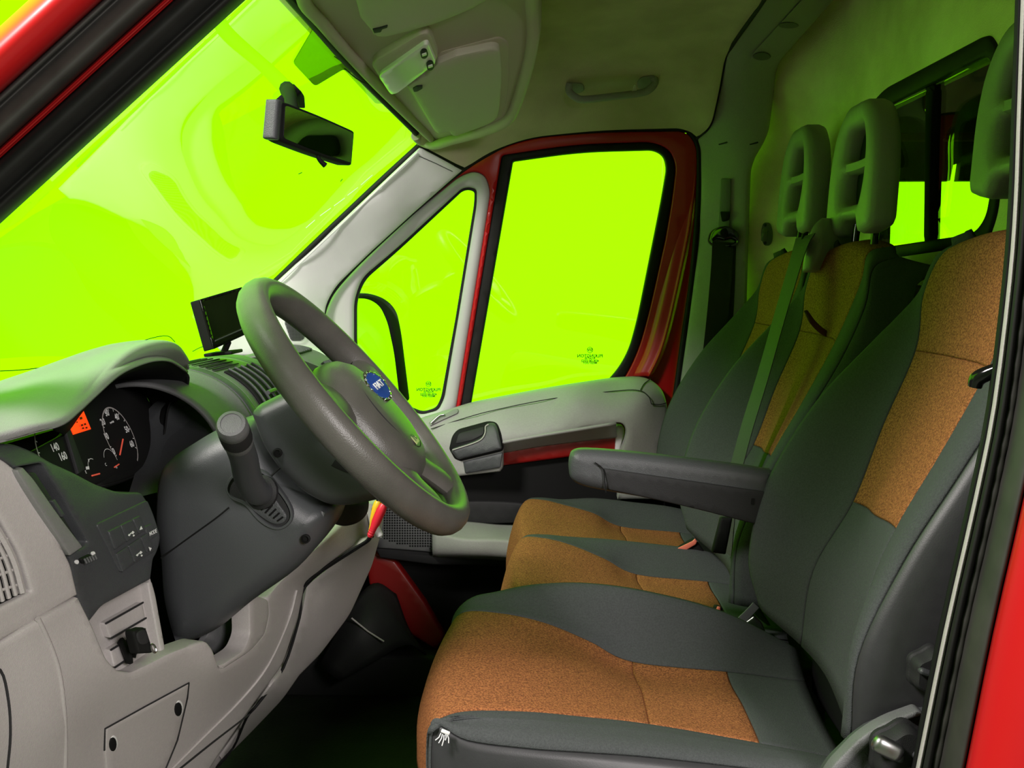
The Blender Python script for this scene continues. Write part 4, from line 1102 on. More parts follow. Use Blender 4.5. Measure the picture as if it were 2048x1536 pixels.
# coin tray insert
ti = Lift([(176, 1246, 1.15), (303, 1160, 1.30), (330, 1305, 1.275), (240, 1340, 1.19), (260, 1240, 1.24), (200, 1300, 1.165)])
skin('coin_tray', rp([(172, 1250), (205, 1214, 3), (303, 1158, 3), (312, 1190, 10), (332, 1300, 3), (345, 1310), (250, 1350), (215, 1325)]), ti.mv((-.012, .004, 0)), M['grey'], dash, .02, .002, 10, (-1, .35, 0))
skin('tray_dark_edge', rp([(176, 1262), (196, 1250, 3), (206, 1300, 5), (196, 1302)]), ti.mv((-.008, .002, 0)), M['darker'], dash, .006, .001, 8, (-1, .35, 0))
for (pts) in ([(218, 1247), (292, 1205), (298, 1236), (228, 1277)], [(228, 1300), (296, 1258), (304, 1290), (236, 1335)]):
    skin('tray_block', rp(pts, 3), ti.mv((-.004, .0, 0)), M['grey'], dash, .012, .002, 8, (-1, .35, 0))
    tube('tray_gap', [ti.mv((-.0035, 0, 0))(*p) for p in (pts[0], pts[1])], .0012, M['darker'], dash, 6)
    tube('tray_gap', [ti.mv((-.0035, 0, 0))(*p) for p in (pts[3], pts[2])], .0012, M['darker'], dash, 6)
skin('tray_rim', rp([(303, 1158), (312, 1190, 10), (332, 1302), (322, 1306), (300, 1190, 10), (296, 1166)]), ti.mv((.0, 0, 0)), M['grey'], dash, .02, .002, 8, (-1, .35, 0))

# centre console flank
ccl = Lift([(612, 1170, 1.72), (690, 1105, 1.76), (742, 1075, 1.82), (765, 1000, 1.90), (768, 1040, 1.95), (760, 1075, 1.96), (745, 1130, 1.96), (700, 1230, 1.94), (640, 1310, 1.89), (565, 1400, 1.81), (430, 1536, 1.66), (600, 1230, 1.70), (568, 1330, 1.68), (505, 1415, 1.61), (420, 1540, 1.53), (650, 1200, 1.78), (560, 1380, 1.70), (330, 1720, 1.5), (700, 1150, 1.84)])
skin('console_flank', rp([(614, 1172, 6), (690, 1110, 20), (744, 1072, 6), (746, 1010), (766, 990, 4), (769, 1040, 10), (761, 1078, 10), (746, 1132, 14), (701, 1231, 20), (641, 1311, 16), (600, 1352, 4), (566, 1401, 20), (500, 1470, 20), (432, 1538, 20), (340, 1640), (330, 1640), (424, 1540, 30), (508, 1418, 20), (571, 1332, 20), (604, 1231, 20)]), ccl, M['grey'], dash, .04, .008, 13, (-.6, 1, 0))
tube('console_gap', [ccl.mv((.0, -.010, 0))(*p) for p in ((748, 1070), (690, 1108), (613, 1170), (602, 1231), (570, 1331), (520, 1402), (497, 1430), (470, 1490), (430, 1538))], .0022, M['black'], dash, 6, n=4)
tube('lower_crease', [kl.mv((.001, -.001, 0))(*p) for p in ((498, 1428), (430, 1480), (360, 1536), (330, 1560))], .0014, M['darker'], dash, 6, n=4)
tube('lower_crease', [kl.mv((.001, -.001, 0))(*p) for p in ((592, 1180), (576, 1240), (535, 1330), (480, 1400), (400, 1480), (340, 1540))], .0022, M['grey'], dash, 6, n=4)
skin('ignition_housing', rp([(640, 1020), (662, 1000), (742, 1000, 8), (740, 1030, 14), (720, 1050, 14), (690, 1057, 12), (662, 1048, 10)]), Lift([(660, 1000, 1.52), (740, 1000, 1.62), (690, 1057, 1.56), (640, 1020, 1.5)]), M['darker'], dash, .05, .012, 10, (-.4, 1, 0))

# ------------------------------------------------------------------ steering column and wheel
colm = thing('steering_column', 'dark plastic steering column shroud with recessed stalk opening', 'steering column', W(450, 1300, 1.45))
def cb(cx, cy, rx, ry, h):
    return lambda a, b: h * max(0, 1 - ((a - cx) / rx) ** 2 - ((b - cy) / ry) ** 2)
co = s2([(330, 925), (375, 893), (434, 860), (500, 846), (535, 890), (560, 940), (612, 990), (655, 1013), (662, 1032), (645, 1076), (590, 1141), (500, 1206), (432, 1262), (380, 1290), (346, 1303), (331, 1275), (316, 1200), (312, 1120), (302, 1040), (308, 960)], 4)
skin('lower_shroud', co, flat(1.395), M['column'], colm, .15, .03, 13, (0, 1, 0), both=True, bulge=cb(470, 1080, 260, 260, .02))
sf = lambda e: (lambda a, b: W(a, b, 1.395 - cb(470, 1080, 260, 260, .02)(a, b) - e))
tube('shroud_seam', [sf(.0003)(*p) for p in ((322, 1116), (380, 1074), (430, 1038), (458, 1015))], .0012, M['black'], colm, 6, n=3)
tube('shroud_seam', [sf(.0003)(*p) for p in ((543, 952), (552, 943), (560, 936))], .0012, M['black'], colm, 6, n=3)
ro = s2([(450, 975), (462, 952), (486, 940), (512, 938), (535, 948), (556, 974), (578, 1006), (586, 1030), (580, 1048), (562, 1060), (540, 1058), (515, 1042), (488, 1012), (460, 998)], 4)
ri_ = s2([(456, 977), (466, 957), (488, 946), (510, 944), (530, 953), (550, 978), (572, 1009), (579, 1030), (574, 1044), (560, 1053), (543, 1051), (520, 1036), (492, 1006), (464, 993)], 4)
skin('recess_rim', ro, sf(.004), M['column'], colm, .008, .003, 7, (0, 1, 0), holes=[ri_])
skin('recess_floor', ri_, sf(.001), M['darker'], colm, .006, 0, 8, (0, 1, 0))
skin('recess_boot', s2([(492, 1006), (500, 985), (520, 975), (540, 985), (560, 1012), (573, 1032), (566, 1046), (548, 1048), (525, 1036)], 4), sf(.003), M['dark'], colm, .004, .001, 6)
for k in range(5):
    tube('boot_rib', [sf(.0045)(523 + k * 8, 1020 + k * 5.5), sf(.0045)(538 + k * 7, 1002 + k * 8)], .0012, M['black'], colm, 5)
for (x, y) in ((612, 1077), (556, 905)):
    lathe('shroud_screw', [(.006, 0), (.006, .003), (.004, .004), (.004, .001), (.0, .001)], sf(.001)(x, y) if x > 600 else W(x, y, 1.355), (0, -1, 0), M['black'], colm, 12)
uo = rp([(500, 828, 6), (514, 811, 8), (556, 790, 20), (592, 774, 10), (622, 800, 20), (700, 892, 30), (775, 975, 14), (764, 1000, 14), (700, 1014, 30), (655, 1013, 20), (608, 988, 20), (556, 938, 30), (522, 888, 30)])
skin('wheel_housing', uo, flat(1.365), M['column'], colm, .17, .016, 12, (0, 1, 0), both=True, bulge=cb(620, 900, 200, 160, .012))
skin('housing_cutout', rp([(612, 912), (650, 886), (690, 900), (735, 955), (690, 945)], 10), flat(1.354), M['darker'], colm, .004, .001, 10)
rbox('housing_top_cover', W(625, 778, 1.44), (.05, .12, .012), M['hood'], colm, frame((.86, 0, .5), ey=(0, 1, 0)), .005)
st = thing('indicator_stalk', 'grey control stalk with round knob on the steering column', 'control stalk', W(512, 985, 1.375))
s0 = W(514, 988, 1.375); s1 = W(462, 846, 1.20)
ax = (s1 - s0).normalized()
tube('stalk_arm', [W(526, 985, 1.378), W(512, 982, 1.355), W(496, 955, 1.32), s0.lerp(s1, .55), s0.lerp(s1, .80)], [.0165, .017, .017, .0165, .0165], M['column'], st, 16, n=4)
lathe('stalk_collar', [(.022, -.002), (.022, .004), (.018, .007), (.015, .007)], W(524, 984, 1.376), (-.2, -1, .2), M['darker'], st, 20)
ln = (s1 - s0).length
lathe('stalk_knob', [(.0165, ln * .74), (.0175, ln * .77), (.0178, ln * .88), (.0165, ln * .90), (.0178, ln * .91), (.0178, ln * .965), (.0155, ln * .995), (.012, ln * 1.0), (.0115, ln * .995), (.0, ln * .997)], s0, ax, M['mid'], st, 28)
lathe('knob_band', [(.0179, ln * .80), (.0182, ln * .82), (.0182, ln * .90), (.0179, ln * .915)], s0, ax, M['darker'], st, 28)

wh = thing('steering_wheel', 'worn grey four-spoke steering wheel with round badge on the hub', 'steering wheel', (-.242, 1.45, .845))
pt = W(521, 585, 1.45); pb = W(908, 1032, 1.45)
wC = (pt + pb) / 2
wU = (pt - pb).normalized()
wN = Vector((wU.z, 0, -wU.x))
if wN.x < 0:
    wN = -wN
wY = Vector((0, 1, 0))
RW = (pt - pb).length / 2
rim = []
for k in range(72):
    a = 2 * math.pi * k / 72
    rim.append(wC + (wU * math.cos(a) + wY * math.sin(a)) * RW)
V, F = [], []
for k, p in enumerate(rim):
    a = 2 * math.pi * k / 72
    d = (wU * math.cos(a) + wY * math.sin(a))
    for j in range(14):
        b = 2 * math.pi * j / 14
        V.append(p + d * math.cos(b) * .0185 + wN * math.sin(b) * .0225)
for k in range(72):
    for j in range(14):
        F.append([k * 14 + j, k * 14 + (j + 1) % 14, ((k + 1) % 72) * 14 + (j + 1) % 14, ((k + 1) % 72) * 14 + j])
mesh('rim', V, F, M['wheel'], wh)
def wp_(r, a, h):
    a = math.radians(a)
    return wC + (wU * math.cos(a) + wY * math.sin(a)) * r + wN * h
for a, w0, w1 in ((82, .038, .034), (-82, .038, .034), (154, .032, .026), (-154, .032, .026)):
    P = [wp_(.06, a, -.012), wp_(.10, a, -.006), wp_(.14, a, -.001), wp_(.17, a, .003), wp_(RW, a, .004)]
    tube('spoke', P, [w0 * 1.1, w0, w0 * .85, w0 * .9, w1 * 1.0], M['wheel'], wh, 14, flat_=.46, up=wN, n=4)
lathe('hub_back', [(.085, -.055), (.10, -.04), (.095, -.02), (.08, -.012)], wC, wN, M['column'], wh, 32)
# airbag pad
V, F = [], []
prof2 = [(1.0, -.022), (1.03, -.008), (1.0, .004), (.94, .014), (.8, .024), (.55, .031), (.25, .034), (.0, .0345)]
nn = 48
for (r, h) in prof2:
    for k in range(nn):
        a = 2 * math.pi * k / nn
        c, s = math.cos(a), math.sin(a)
        e = 2 / 2.6
        x = abs(s) ** e * (1 if s > 0 else -1) * .090
        y = abs(c) ** e * (1 if c > 0 else -1) * .098
        V.append(wC + wU * (y * r - .028) + wY * x * r + wN * h)
for i in range(len(prof2) - 1):
    for k in range(nn):
        F.append([i * nn + k, i * nn + (k + 1) % nn, (i + 1) * nn + (k + 1) % nn, (i + 1) * nn + k])
mesh('airbag_pad', V, F, M['wheel'], wh)
tube('pad_seam', [wC + wU * (.075 * math.cos(a) * .9 - .028) + wY * .062 * math.sin(a) + wN * .0275 for a in np.linspace(.6, 5.7, 40)], .0009, M['darker'], wh, 5)
bN = (wN - wY * .30).normalized()
bc = wC + wU * .002 - wY * .004 + wN * .0350
bY = (wY - bN * wY.dot(bN)).normalized()
lathe('badge_ring', [(.025, 0), (.025, .003), (.022, .0042), (.020, .0036)], bc, bN, M['chrome'], wh, 32)
bd = lathe('badge_disc', [(.0215, 0), (.0205, .0042), (.0, .0050)], bc, bN, M['blue'], wh, 32)
text('badge_lettering', 'FIAT', bc + bN * .0056, bY, wU, .0135, M['white'], bd, .0004, bold=.0003)
for k in range(16):
    a = 2 * math.pi * k / 16
    rbox('badge_leaf', bc + (wU * math.cos(a) + bY * math.sin(a)) * .0224 + bN * .0046, (.0042, .0018, .0012), M['chrome'], bd, frame(wU * math.cos(a + .6) + wY * math.sin(a + .6), ez=bN), .0003, 1)
lc = wC - wU * .080 - wY * .012 + wN * .0305
lab = rbox('airbag_label', lc, (.030, .020, .0012), M['label'], wh, frame(wY, ey=wU), .0004, 1)
for (a, b, w, h) in ((-.006, .004, .008, .0025), (-.007, -.002, .0025, .009), (.003, .002, .0025, .010), (.007, -.004, .006, .0025)):
    rbox('label_mark', lc + wY * a + wU * b + wN * .0008, (w, h, .0006), M['dark'], lab, frame(wY, ey=wU), .0001, 1)

# ------------------------------------------------------------------ small display on the dash
mon = thing('dash_monitor', 'small black reversing monitor on a stand on the dashboard', 'monitor', W(440, 702, 1.9))
q = [W(398, 599, 1.86), W(483, 574, 1.97), W(504, 663, 1.97), W(426, 699, 1.86)]
qn = (q[1] - q[0]).cross(q[3] - q[0]).normalized()
if qn.x < 0:
    qn = -qn
qf = quadf(*q)
skin('monitor_case', rp([(0, 0), (1, 0), (1, 1), (0, 1)], .03), qf, M['black'], mon, .020, .0015, .1, -qn, unit=9)
skin('bezel', rp([(0, 0), (1, 0), (1, 1), (0, 1)], .03), lambda a, b: qf(a, b) + qn * .002, M['gloss_black'], mon, .003, .001, .1, -qn, unit=9, holes=[[(.06, .06), (.94, .06), (.94, .83), (.06, .83)]])
skin('screen', [(.05, .05), (.95, .05), (.95, .84), (.05, .84)], lambda a, b: qf(a, b) + qn * .0008, M['screen'], mon, .002, 0, .2, -qn, unit=9)
tube('bezel_edge', [qf(.07, .86) + qn * .003, qf(.93, .86) + qn * .003], .0012, M['dark'], mon, 6)
foot = W(447, 699, 1.92)
tube('stand_stem', [qf(.5, .85) - qn * .012, qf(.5, 1.02) - qn * .012, foot + Vector((0, 0, -.006))], .006, M['black'], mon, 8)
rbox('stand_foot', foot + Vector((-.0, .0, -.006)), (.05, .07, .006), M['black'], mon, frame((1, 0, .1), ey=(0, 1, 0)), .002)
# ------------------------------------------------------------------ seats
def XZ(xs, Y, z):
    return [Vector((x, Y, zz)) for x, zz in zip(xs, z)]
F0 = XZ([-.06, -.085, -.06, -.03, .03, .09, .15, .27, .40], 1.665, [.33, .38, .41, .43, .44, .44, .43, .41, .38])
F1 = [Vector((-.115, 1.645, .40)), W(908, 1262, 1.635), W(945, 1206, 1.63), W(1000, 1185, 1.63), W(1080, 1168, 1.63), W(1180, 1166, 1.63), W(1300, 1183, 1.63), W(1450, 1224, 1.63), W(1600, 1300, 1.63)]
F2 = [Vector((-.13, 1.60, .38)), Vector((-.142, 1.60, .47)), W(922, 1226, 1.585), W(1000, 1225, 1.565), W(1090, 1244, 1.555), W(1180, 1281, 1.55), W(1266, 1322, 1.55), W(1455, 1342, 1.55), W(1610, 1362, 1.55)]
C0 = [W(836, 1500, 1.42), W(840, 1408, 1.42), W(884, 1300, 1.44), W(962, 1290, 1.43), W(1080, 1312, 1.43), W(1180, 1347, 1.43), W(1285, 1383, 1.43), W(1488, 1412, 1.43), W(1645, 1440, 1.43)]
N2 = [W(858, 1600, 1.21), W(857, 1490, 1.21), W(868, 1446, 1.205), W(925, 1421, 1.22), W(1050, 1421, 1.24), W(1160, 1431, 1.265), W(1300, 1447, 1.29), W(1520, 1485, 1.30), W(1690, 1518, 1.30)]
N1 = [W(864, 1610, 1.185), W(862, 1500, 1.185), W(875, 1453, 1.185), W(935, 1482, 1.175), W(1060, 1498, 1.175), W(1170, 1505, 1.18), W(1300, 1514, 1.19), W(1500, 1536, 1.20), W(1690, 1560, 1.20)]
N15 = [(a + b) / 2 + Vector((0, 0, (0, 0, .001, .006, .008, .008, .008, .008, .008)[i])) for i, (a, b) in enumerate(zip(N2, N1))]
N0 = XZ([-.075, -.095, -.085, -.06, .0, .06, .13, .25, .36], 1.165, [.34, .38, .40, .41, .41, .41, .40, .39, .37])
cush = Patch([F0, F1, F2, C0, N2, N15, N1, N0])
B0 = [(.40, 1.66, .50), (.42, 1.67, .60), (.46, 1.67, .72), (.515, 1.66, .83), (.555, 1.64, .90), (.60, 1.61, .98), (.62, 1.56, 1.03), (.63, 1.52, 1.05)]
B1 = [W(1517, 1210, 1.635), W(1497, 1110, 1.65), W(1535, 960, 1.65), W(1630, 805, 1.64), W(1745, 682, 1.62), W(1850, 577, 1.585), W(1888, 508, 1.54), W(1960, 478, 1.50)]
B2 = [W(1600, 1290, 1.55), W(1625, 1140, 1.54), W(1705, 1003, 1.54), W(1765, 850, 1.545), W(1830, 700, 1.55), W(1846, 590, 1.56), W(1886, 506, 1.525), W(1960, 470, 1.50)]
B3 = [W(1650, 1350, 1.43), W(1690, 1180, 1.43), W(1748, 1030, 1.43), W(1830, 870, 1.43), W(1905, 714, 1.43), W(1945, 575, 1.43), W(1975, 475, 1.43), W(2050, 455, 1.43)]
B4 = [W(1688, 1440, 1.30), W(1732, 1200, 1.30), W(1790, 1057, 1.30), W(1880, 905, 1.30), W(1975, 735, 1.30), W(2045, 575, 1.305), W(2062, 490, 1.335), W(2130, 470, 1.35)]
B5 = [W(1700, 1482, 1.205), W(1716, 1310, 1.20), W(1808, 1120, 1.20), W(1918, 950, 1.20), W(2018, 790, 1.20), W(2082, 640, 1.22), W(2095, 530, 1.27), W(2160, 500, 1.30)]
B6 = [p + Vector((.12, -.03, -.01)) for p in B5[:5]] + [p + Vector((.07, -.01, -.02)) for p in B5[5:]]
backp = Patch([[Vector(p) for p in B0], B1, B2, B3, B4, B5, B6])

def build_cushion(root, side_mat, wear=False):
    P = cush
    P.part('cushion_side', 0, 8, 0, 1.0, M['cloth'], root, 6, 5, (0, 0, 0, 0), 0, -1, .004)
    P.part('cushion_bolster', 0, 8, 1.0, 2, M['cloth'], root, 6, 8, (0, 0, 0, 1), .0016, -1, .004)
    ins = P.part('cushion_insert', 0, 6, 2, 4, M['orange'], root, 6, 8, (0, 1, 1, 1), .0016, -1, .004)
    P.part('cushion_insert', 6, 7, 2, 4, M['orange'], root, 6, 8, (1, 1, 1, 1), .0016, -1, .004)
    P.part('cushion_rear', 7, 8, 2, 4, M['cloth'], root, 6, 8, (1, 0, 1, 1), .0016, -1, .004)
    P.part('cushion_bolster', 0, 8, 4, 6, M['cloth'], root, 6, 6, (0, 0, 1, 1), .0016, -1, .004)
    P.part('cushion_skirt', 0, 8, 6, 7, side_mat, root, 6, 6, (0, 0, 1, 0), .0016, -1, .004)
def build_back(root, side_mat):
    P = backp
    P.part('backrest_side', 0, 7, 0, 1, M['cloth'], root, 6, 4, (0, 0, 0, 0), .0016, -1)
    P.part('backrest_bolster', 0, 7, 1, 2, M['cloth'], root, 6, 8, (0, 0, 0, 1), .0016, -1)
    P.part('backrest_lumbar', 0, 2, 2, 4, M['cloth'], root, 6, 8, (0, 1, 1, 1), .0016, -1)
    P.part('backrest_insert', 2, 4, 2, 4, M['orange'], root, 6, 8, (1, 1, 1, 1), .0016, -1)
    P.part('backrest_insert', 4, 7, 2, 4, M['orange'], root, 6, 8, (1, 0, 1, 1), .0016, -1)
    P.part('backrest_bolster', 0, 7, 4, 5, M['cloth'], root, 6, 8, (0, 0, 1, 1), .0016, -1)
    P.part('backrest_side', 0, 7, 5, 6, side_mat, root, 6, 6, (0, 0, 1, 0), .0016, -1)
def headrest(root, off):
    """off: move from the place of the middle seat's headrest"""
    off = Vector(off)
    nz = Vector((-.17, 0, 1)).normalized() * -1
    up = Vector((.06, 0, 1)).normalized()
    org = Vector((.518, 1.945, 1.088)) + off
    f = plane3(org, (0, 1, 0), up)
    outl = rp([(-.140, .008, .02), (-.138, .12, .08), (-.114, .185, .05), (-.060, .226, .05), (.060, .226, .05), (.114, .185, .05), (.138, .12, .08), (.140, .008, .02), (.07, -.004, .012), (.055, .026, .02), (-.055, .026, .02), (-.07, -.004, .012)])
    h1 = rp([(-.066, .052, .018), (.066, .052, .018), (.072, .090, .02), (.070, .108, .01), (-.070, .108, .01), (-.072, .090, .02)])
    h2 = rp([(-.070, .130, .01), (.070, .130, .01), (.068, .150, .02), (.048, .184, .02), (-.048, .184, .02), (-.068, .150, .02)])
    def bl_(a, b):
        return .012 * max(0, 1 - (a / .12) ** 2) * .0 - .012 * max(0, 1 - (a / .10) ** 2 - ((b - .115) / .11) ** 2)
    hr = skin('headrest', outl, f, M['foam'], root, .050, .014, .012, (1, 0, 0), holes=[h1, h2], unit=1, both=True, bulge=bl_, angle=60)
    skin('headrest_back', rp([(-.095, .04), (.095, .04), (.09, .17), (.05, .205), (-.05, .205), (-.09, .17)], .02), lambda a, b: f(a, b) + Vector((.036, 0, 0)), M['black'], hr, .012, .004, .03, (1, 0, -.1), unit=1)
    for s in (-.058, .058):
        c = org + Vector((.03, s, -.085))
        lathe('headrest_post', [(.0068, 0), (.0068, .12)], c, (.1, 0, 1), M['gloss_black'], hr, 12)
        rbox('post_guide', c + Vector((0, 0, .015)), (.034, .042, .016), M['black'], hr, None, .004)

drv = thing('driver_seat', 'driver seat in charcoal cloth with orange flecked inserts and adjuster knobs', 'seat', (.2, 1.42, 0))
build_cushion(drv, M['leather'])
build_back(drv, M['leather'])
headrest(drv, (.072, -.50, .03))
box('seat_base', -.02, .40, 1.24, 1.62, .0, .38, M['darker'], drv, .02)
rbox('cushion_underside', (.16, 1.42, .385), (.42, .44, .04), M['black'], drv, None, .01)
rbox('backrest_shell', (.575, 1.42, .76), (.04, .40, .50), M['darker'], drv, frame((1, 0, -.3), ey=(0, 1, 0)), .02)
rbox('recliner_cover', (.46, 1.42, .44), (.12, .40, .10), M['black'], drv, None, .01)
# torn seam at the front corner of the cushion
for k in range(5):
    p = W(882 + 3 * k, 1466 + (k % 3) * 2, 1.172)
    tube('torn_thread', [p, p + Vector((-.002 + .001 * k, -.002, -.004)), p + Vector((-.006 + .002 * k, -.003, -.007 - .002 * (k % 3)))], .0006, M['white'], drv, 5)
rbox('exposed_lining', W(891, 1464, 1.172), (.010, .003, .004), M['white'], drv, frame((1, 0, -.4), ez=(0, 0, 1)), .001)
# side adjuster and lower recliner cover
sdc = rp([(1640, 1580), (1668, 1536, 10), (1720, 1485, 20), (1770, 1450, 30), (1840, 1425, 30), (1900, 1420), (1960, 1600)])
skin('hinge_cover', sdc, flat(1.165), M['dark'], drv, .03, .008, 14)
skin('hinge_rim', rp([(1650, 1560), (1668, 1532, 10), (1718, 1480, 20), (1768, 1446, 30), (1838, 1421, 30), (1850, 1430), (1790, 1455, 30), (1740, 1490, 20), (1690, 1540), (1670, 1570)]), flat(1.158), M['mid'], drv, .02, .004, 10)
def knob(name, px, py, Y, r, lobes):
    c = W(px, py, Y)
    k = lathe(name, [(r * 1.08, 0), (r * 1.08, .006), (r, .008), (r * .98, .022), (r * .86, .028), (.0, .029)], c, (0, -1, 0), M['darker'], drv, 48, lobes=lobes, lobe=.06)
    for i in range(3):
        a = math.radians(40 + i * 120)
        rbox('knob_grip', c + Vector((math.cos(a) * r * .55, -.028, math.sin(a) * r * .55)), (r * .75, .012, r * .30), M['dark'], k, frame((math.cos(a), 0, math.sin(a)), ey=(0, 1, 0)), .005)
    return k
knob('recline_knob', 1858, 1335, 1.175, .024, 6)
knob('height_knob', 1800, 1500, 1.155, .032, 6)
rbox('knob_lever', W(1775, 1496, 1.12), (.034, .016, .020), M['steel'], drv, frame((1, 0, -.5), ey=(0, 1, 0)), .008)
# armrest on the far side of the driver seat
arm_l = flat(1.65)
ao = s2([(1140, 918), (1148, 906), (1175, 902), (1260, 908), (1400, 924), (1530, 942), (1548, 955), (1545, 1050), (1500, 1047), (1400, 1023), (1300, 1000), (1215, 985), (1165, 974), (1143, 960), (1138, 940)], 4)
arm = skin('armrest', ao, arm_l, M['dark'], drv, .05, .014, 10, (0, 1, 0), both=True)
skin('armrest_side', rp([(1207, 937, 3), (1540, 985), (1530, 1052), (1500, 1046, 4), (1400, 1020), (1300, 997), (1218, 980, 4)]), flat(1.646), M['darker'], arm, .006, .002, 12)
skin('armrest_slot', rp([(1503, 997), (1509, 997), (1508, 1009), (1502, 1009)]), flat(1.645), M['black'], arm, .003, 0, 6)
tube('armrest_groove', [W(1212, 985, 1.645), W(1209, 960, 1.645), (W(1206, 938, 1.645)), W(1190, 925, 1.646)], .0010, M['black'], arm, 6, n=3)

bench = thing('passenger_bench', 'two-place passenger bench in charcoal cloth with orange flecked inserts', 'bench seat', (.2, 2.15, 0))
class OffPatch(Patch):
    def __init__(self, p, off):
        self.g = [[q + Vector(off) for q in r] for r in p.g]; self.nv = p.nv; self.nu = p.nu
c_keep, b_keep = cush, backp
for k, dy in enumerate((.51, .95)):
    cush = OffPatch(c_keep, (.048, dy, -.007 if k == 0 else -.012))
    for j, r in enumerate(cush.g):               # the bench has flatter bolsters and a rounder front
        for i, p in enumerate(r):
            if i < 4:
                p.x += (.036, .036, .030, .012)[i]
            if j == 1:
                p.z -= (.01, .02, .025, .03, .042, .045, .04, .025, .01)[i]
            if j == 0:
                p.z -= .03
            if k == 1 and i < 5:
                p.z -= .008
    backp = OffPatch(b_keep, (-.044, dy, .006))
    build_cushion(bench, M['cloth'])
    build_back(bench, M['cloth'])
    headrest(bench, (0, dy - .51, 0 if k == 0 else .02))
cush, backp = c_keep, b_keep
box('bench_base', .02, .46, 1.74, 2.62, .0, .38, M['darker'], bench, .02)
rbox('bench_shell', (.525, 2.09, .76), (.04, .68, .50), M['darker'], bench, frame((1, 0, -.3), ey=(0, 1, 0)), .02)
rbox('bench_valance', (.19, 2.15, .40), (.40, .86, .05), M['black'], bench, None, .01)
# dark red pull loop on the middle backrest
tube('pull_loop', [W(1612, 622, 1.955), W(1626, 645, 1.915), W(1645, 663, 1.90), (W(1664, 671, 1.90)), W(1684, 668, 1.90)], [.004, .0065, .0075, .0065, .004], M['strap_red'], bench, 8, n=4, flat_=.5)
# belt guide on the shoulder of the middle backrest
gd = skin('belt_guide', rp([(1600, 545), (1607, 490, 8), (1622, 450, 14), (1640, 434, 6), (1646, 440, 6), (1640, 500, 20), (1622, 540)]), Lift([(1600, 545, 2.02), (1640, 434, 2.03), (1646, 500, 1.98), (1622, 450, 2.02)]), M['foam'], bench, .10, .008, 8, (.8, .6, 0))
skin('guide_mouth', rp([(1598, 500), (1606, 468, 4), (1618, 462, 4), (1612, 500), (1604, 512)], 2), flat(2.0), M['black'], gd, .01, .002, 6)

# ------------------------------------------------------------------ belts and buckles
pb_ = thing('seat_belt', 'black seat belt hanging from the door pillar beside the bench', 'seat belt', W(1450, 480, 2.62))
skin('anchor_ring', rp([(1417, 484, 8), (1422, 462, 10), (1440, 452, 10), (1460, 452, 10), (1476, 462, 10), (1481, 484, 8), (1470, 494, 6), (1430, 494, 6)]), pl.off(-.03), M['gloss_black'], pb_, .025, .007, 7, holes=[rp([(1426, 482, 3), (1436, 477, 4), (1450, 481, 4), (1464, 477, 4), (1474, 482, 3), (1464, 488, 3), (1436, 488, 3)])])
lathe('anchor_bolt', [(.012, 0), (.011, .006), (.0, .008)], pl.off(-.028)(1450, 466), (0, -1, 0), M['black'], pb_, 16)
strap('webbing', [pl.off(-.03)(1446, 484), pl.off(-.03)(1443, 540), pl.off(-.03)(1434, 640), pl.off(-.03)(1420, 760), pl.off(-.03)(1405, 860), pl.off(-.03)(1396, 960)], .050, .0016, (1, 0, 0), M['belt'], pb_)
strap('webbing', [pl.off(-.015)(1452, 486), pl.off(-.01)(1448, 600), pl.off(-.01)(1440, 720), pl.off(-.008)(1428, 860), pl.off(-.008)(1425, 960)], .048, .0016, (1, 0, 0), M['belt'], pb_)
skin('belt_tongue', rp([(1379, 770, 3), (1384, 765, 3), (1424, 776, 4), (1424, 789, 4), (1400, 790, 4), (1381, 786, 3)]), pl.off(-.036), M['black'], pb_, .012, .004, 6)
skin('tongue_plate', rp([(1396, 792, 2), (1415, 796, 2), (1411, 818, 4), (1398, 818, 4)]), pl.off(-.042), M['steel'], pb_, .003, .0008, 5, holes=[rp([(1399, 798), (1411, 800), (1409, 813), (1400, 813)], 2)])

mbt = thing('seat_belt', 'grey-green seat belt running down across the middle backrest', 'seat belt', W(1605, 490, 2.0))
strap('webbing', [W(1611, 472, 2.0), W(1598, 505, 1.985), W(1562, 625, 1.93), W(1525, 755, 1.885), W(1490, 870, 1.86), W(1462, 985, 1.87), W(1446, 1100, 1.90)], .048, .0016, [(.5, -.6, .3), (.25, -.95, .1), (.22, -.95, .1), (.25, -.95, .1), (.25, -.9, .2), (.4, -.8, .2)], M['belt_grey'], mbt)
skin('belt_end_sleeve', rp([(1424, 1106, 3), (1442, 1036, 4), (1466, 1036, 4), (1452, 1110, 3)]), flat(1.83), M['black'], mbt, .012, .004, 8)
def buckle(label, pts, btn, lift, grp):
    t = thing('belt_buckle', label, 'belt buckle', lift(*pts[0]), grp)
    skin('buckle_body', rp(pts, 3), lift, M['black'], t, .03, .004, 6, (0, 1, -.2))
    skin('release_button', rp(btn, 1.5), lambda a, b: lift(a, b) + Vector((0, -.004, .002)), M['buckle'], t, .006, .0012, 5, (0, 1, -.2))
    return t
buckle('black belt buckle with salmon release button standing up between the bench cushions', [(1352, 1098), (1390, 1076), (1412, 1106), (1402, 1112), (1360, 1108)], [(1354, 1098), (1385, 1083), (1390, 1078), (1394, 1084), (1391, 1090), (1371, 1102), (1356, 1103)], flat(2.13), 'seat belt buckles')
buckle('belt buckle with salmon button poking up behind the driver cushion', [(1430, 1222), (1434, 1212), (1444, 1214), (1450, 1232)], [(1432, 1221), (1435, 1214), (1440, 1215), (1440, 1223)], flat(1.70), 'seat belt buckles')
bs = thing('belt_anchor_strap', 'grey belt strap and steel bracket between driver seat and bench', 'seat belt', W(1500, 1250, 1.7))
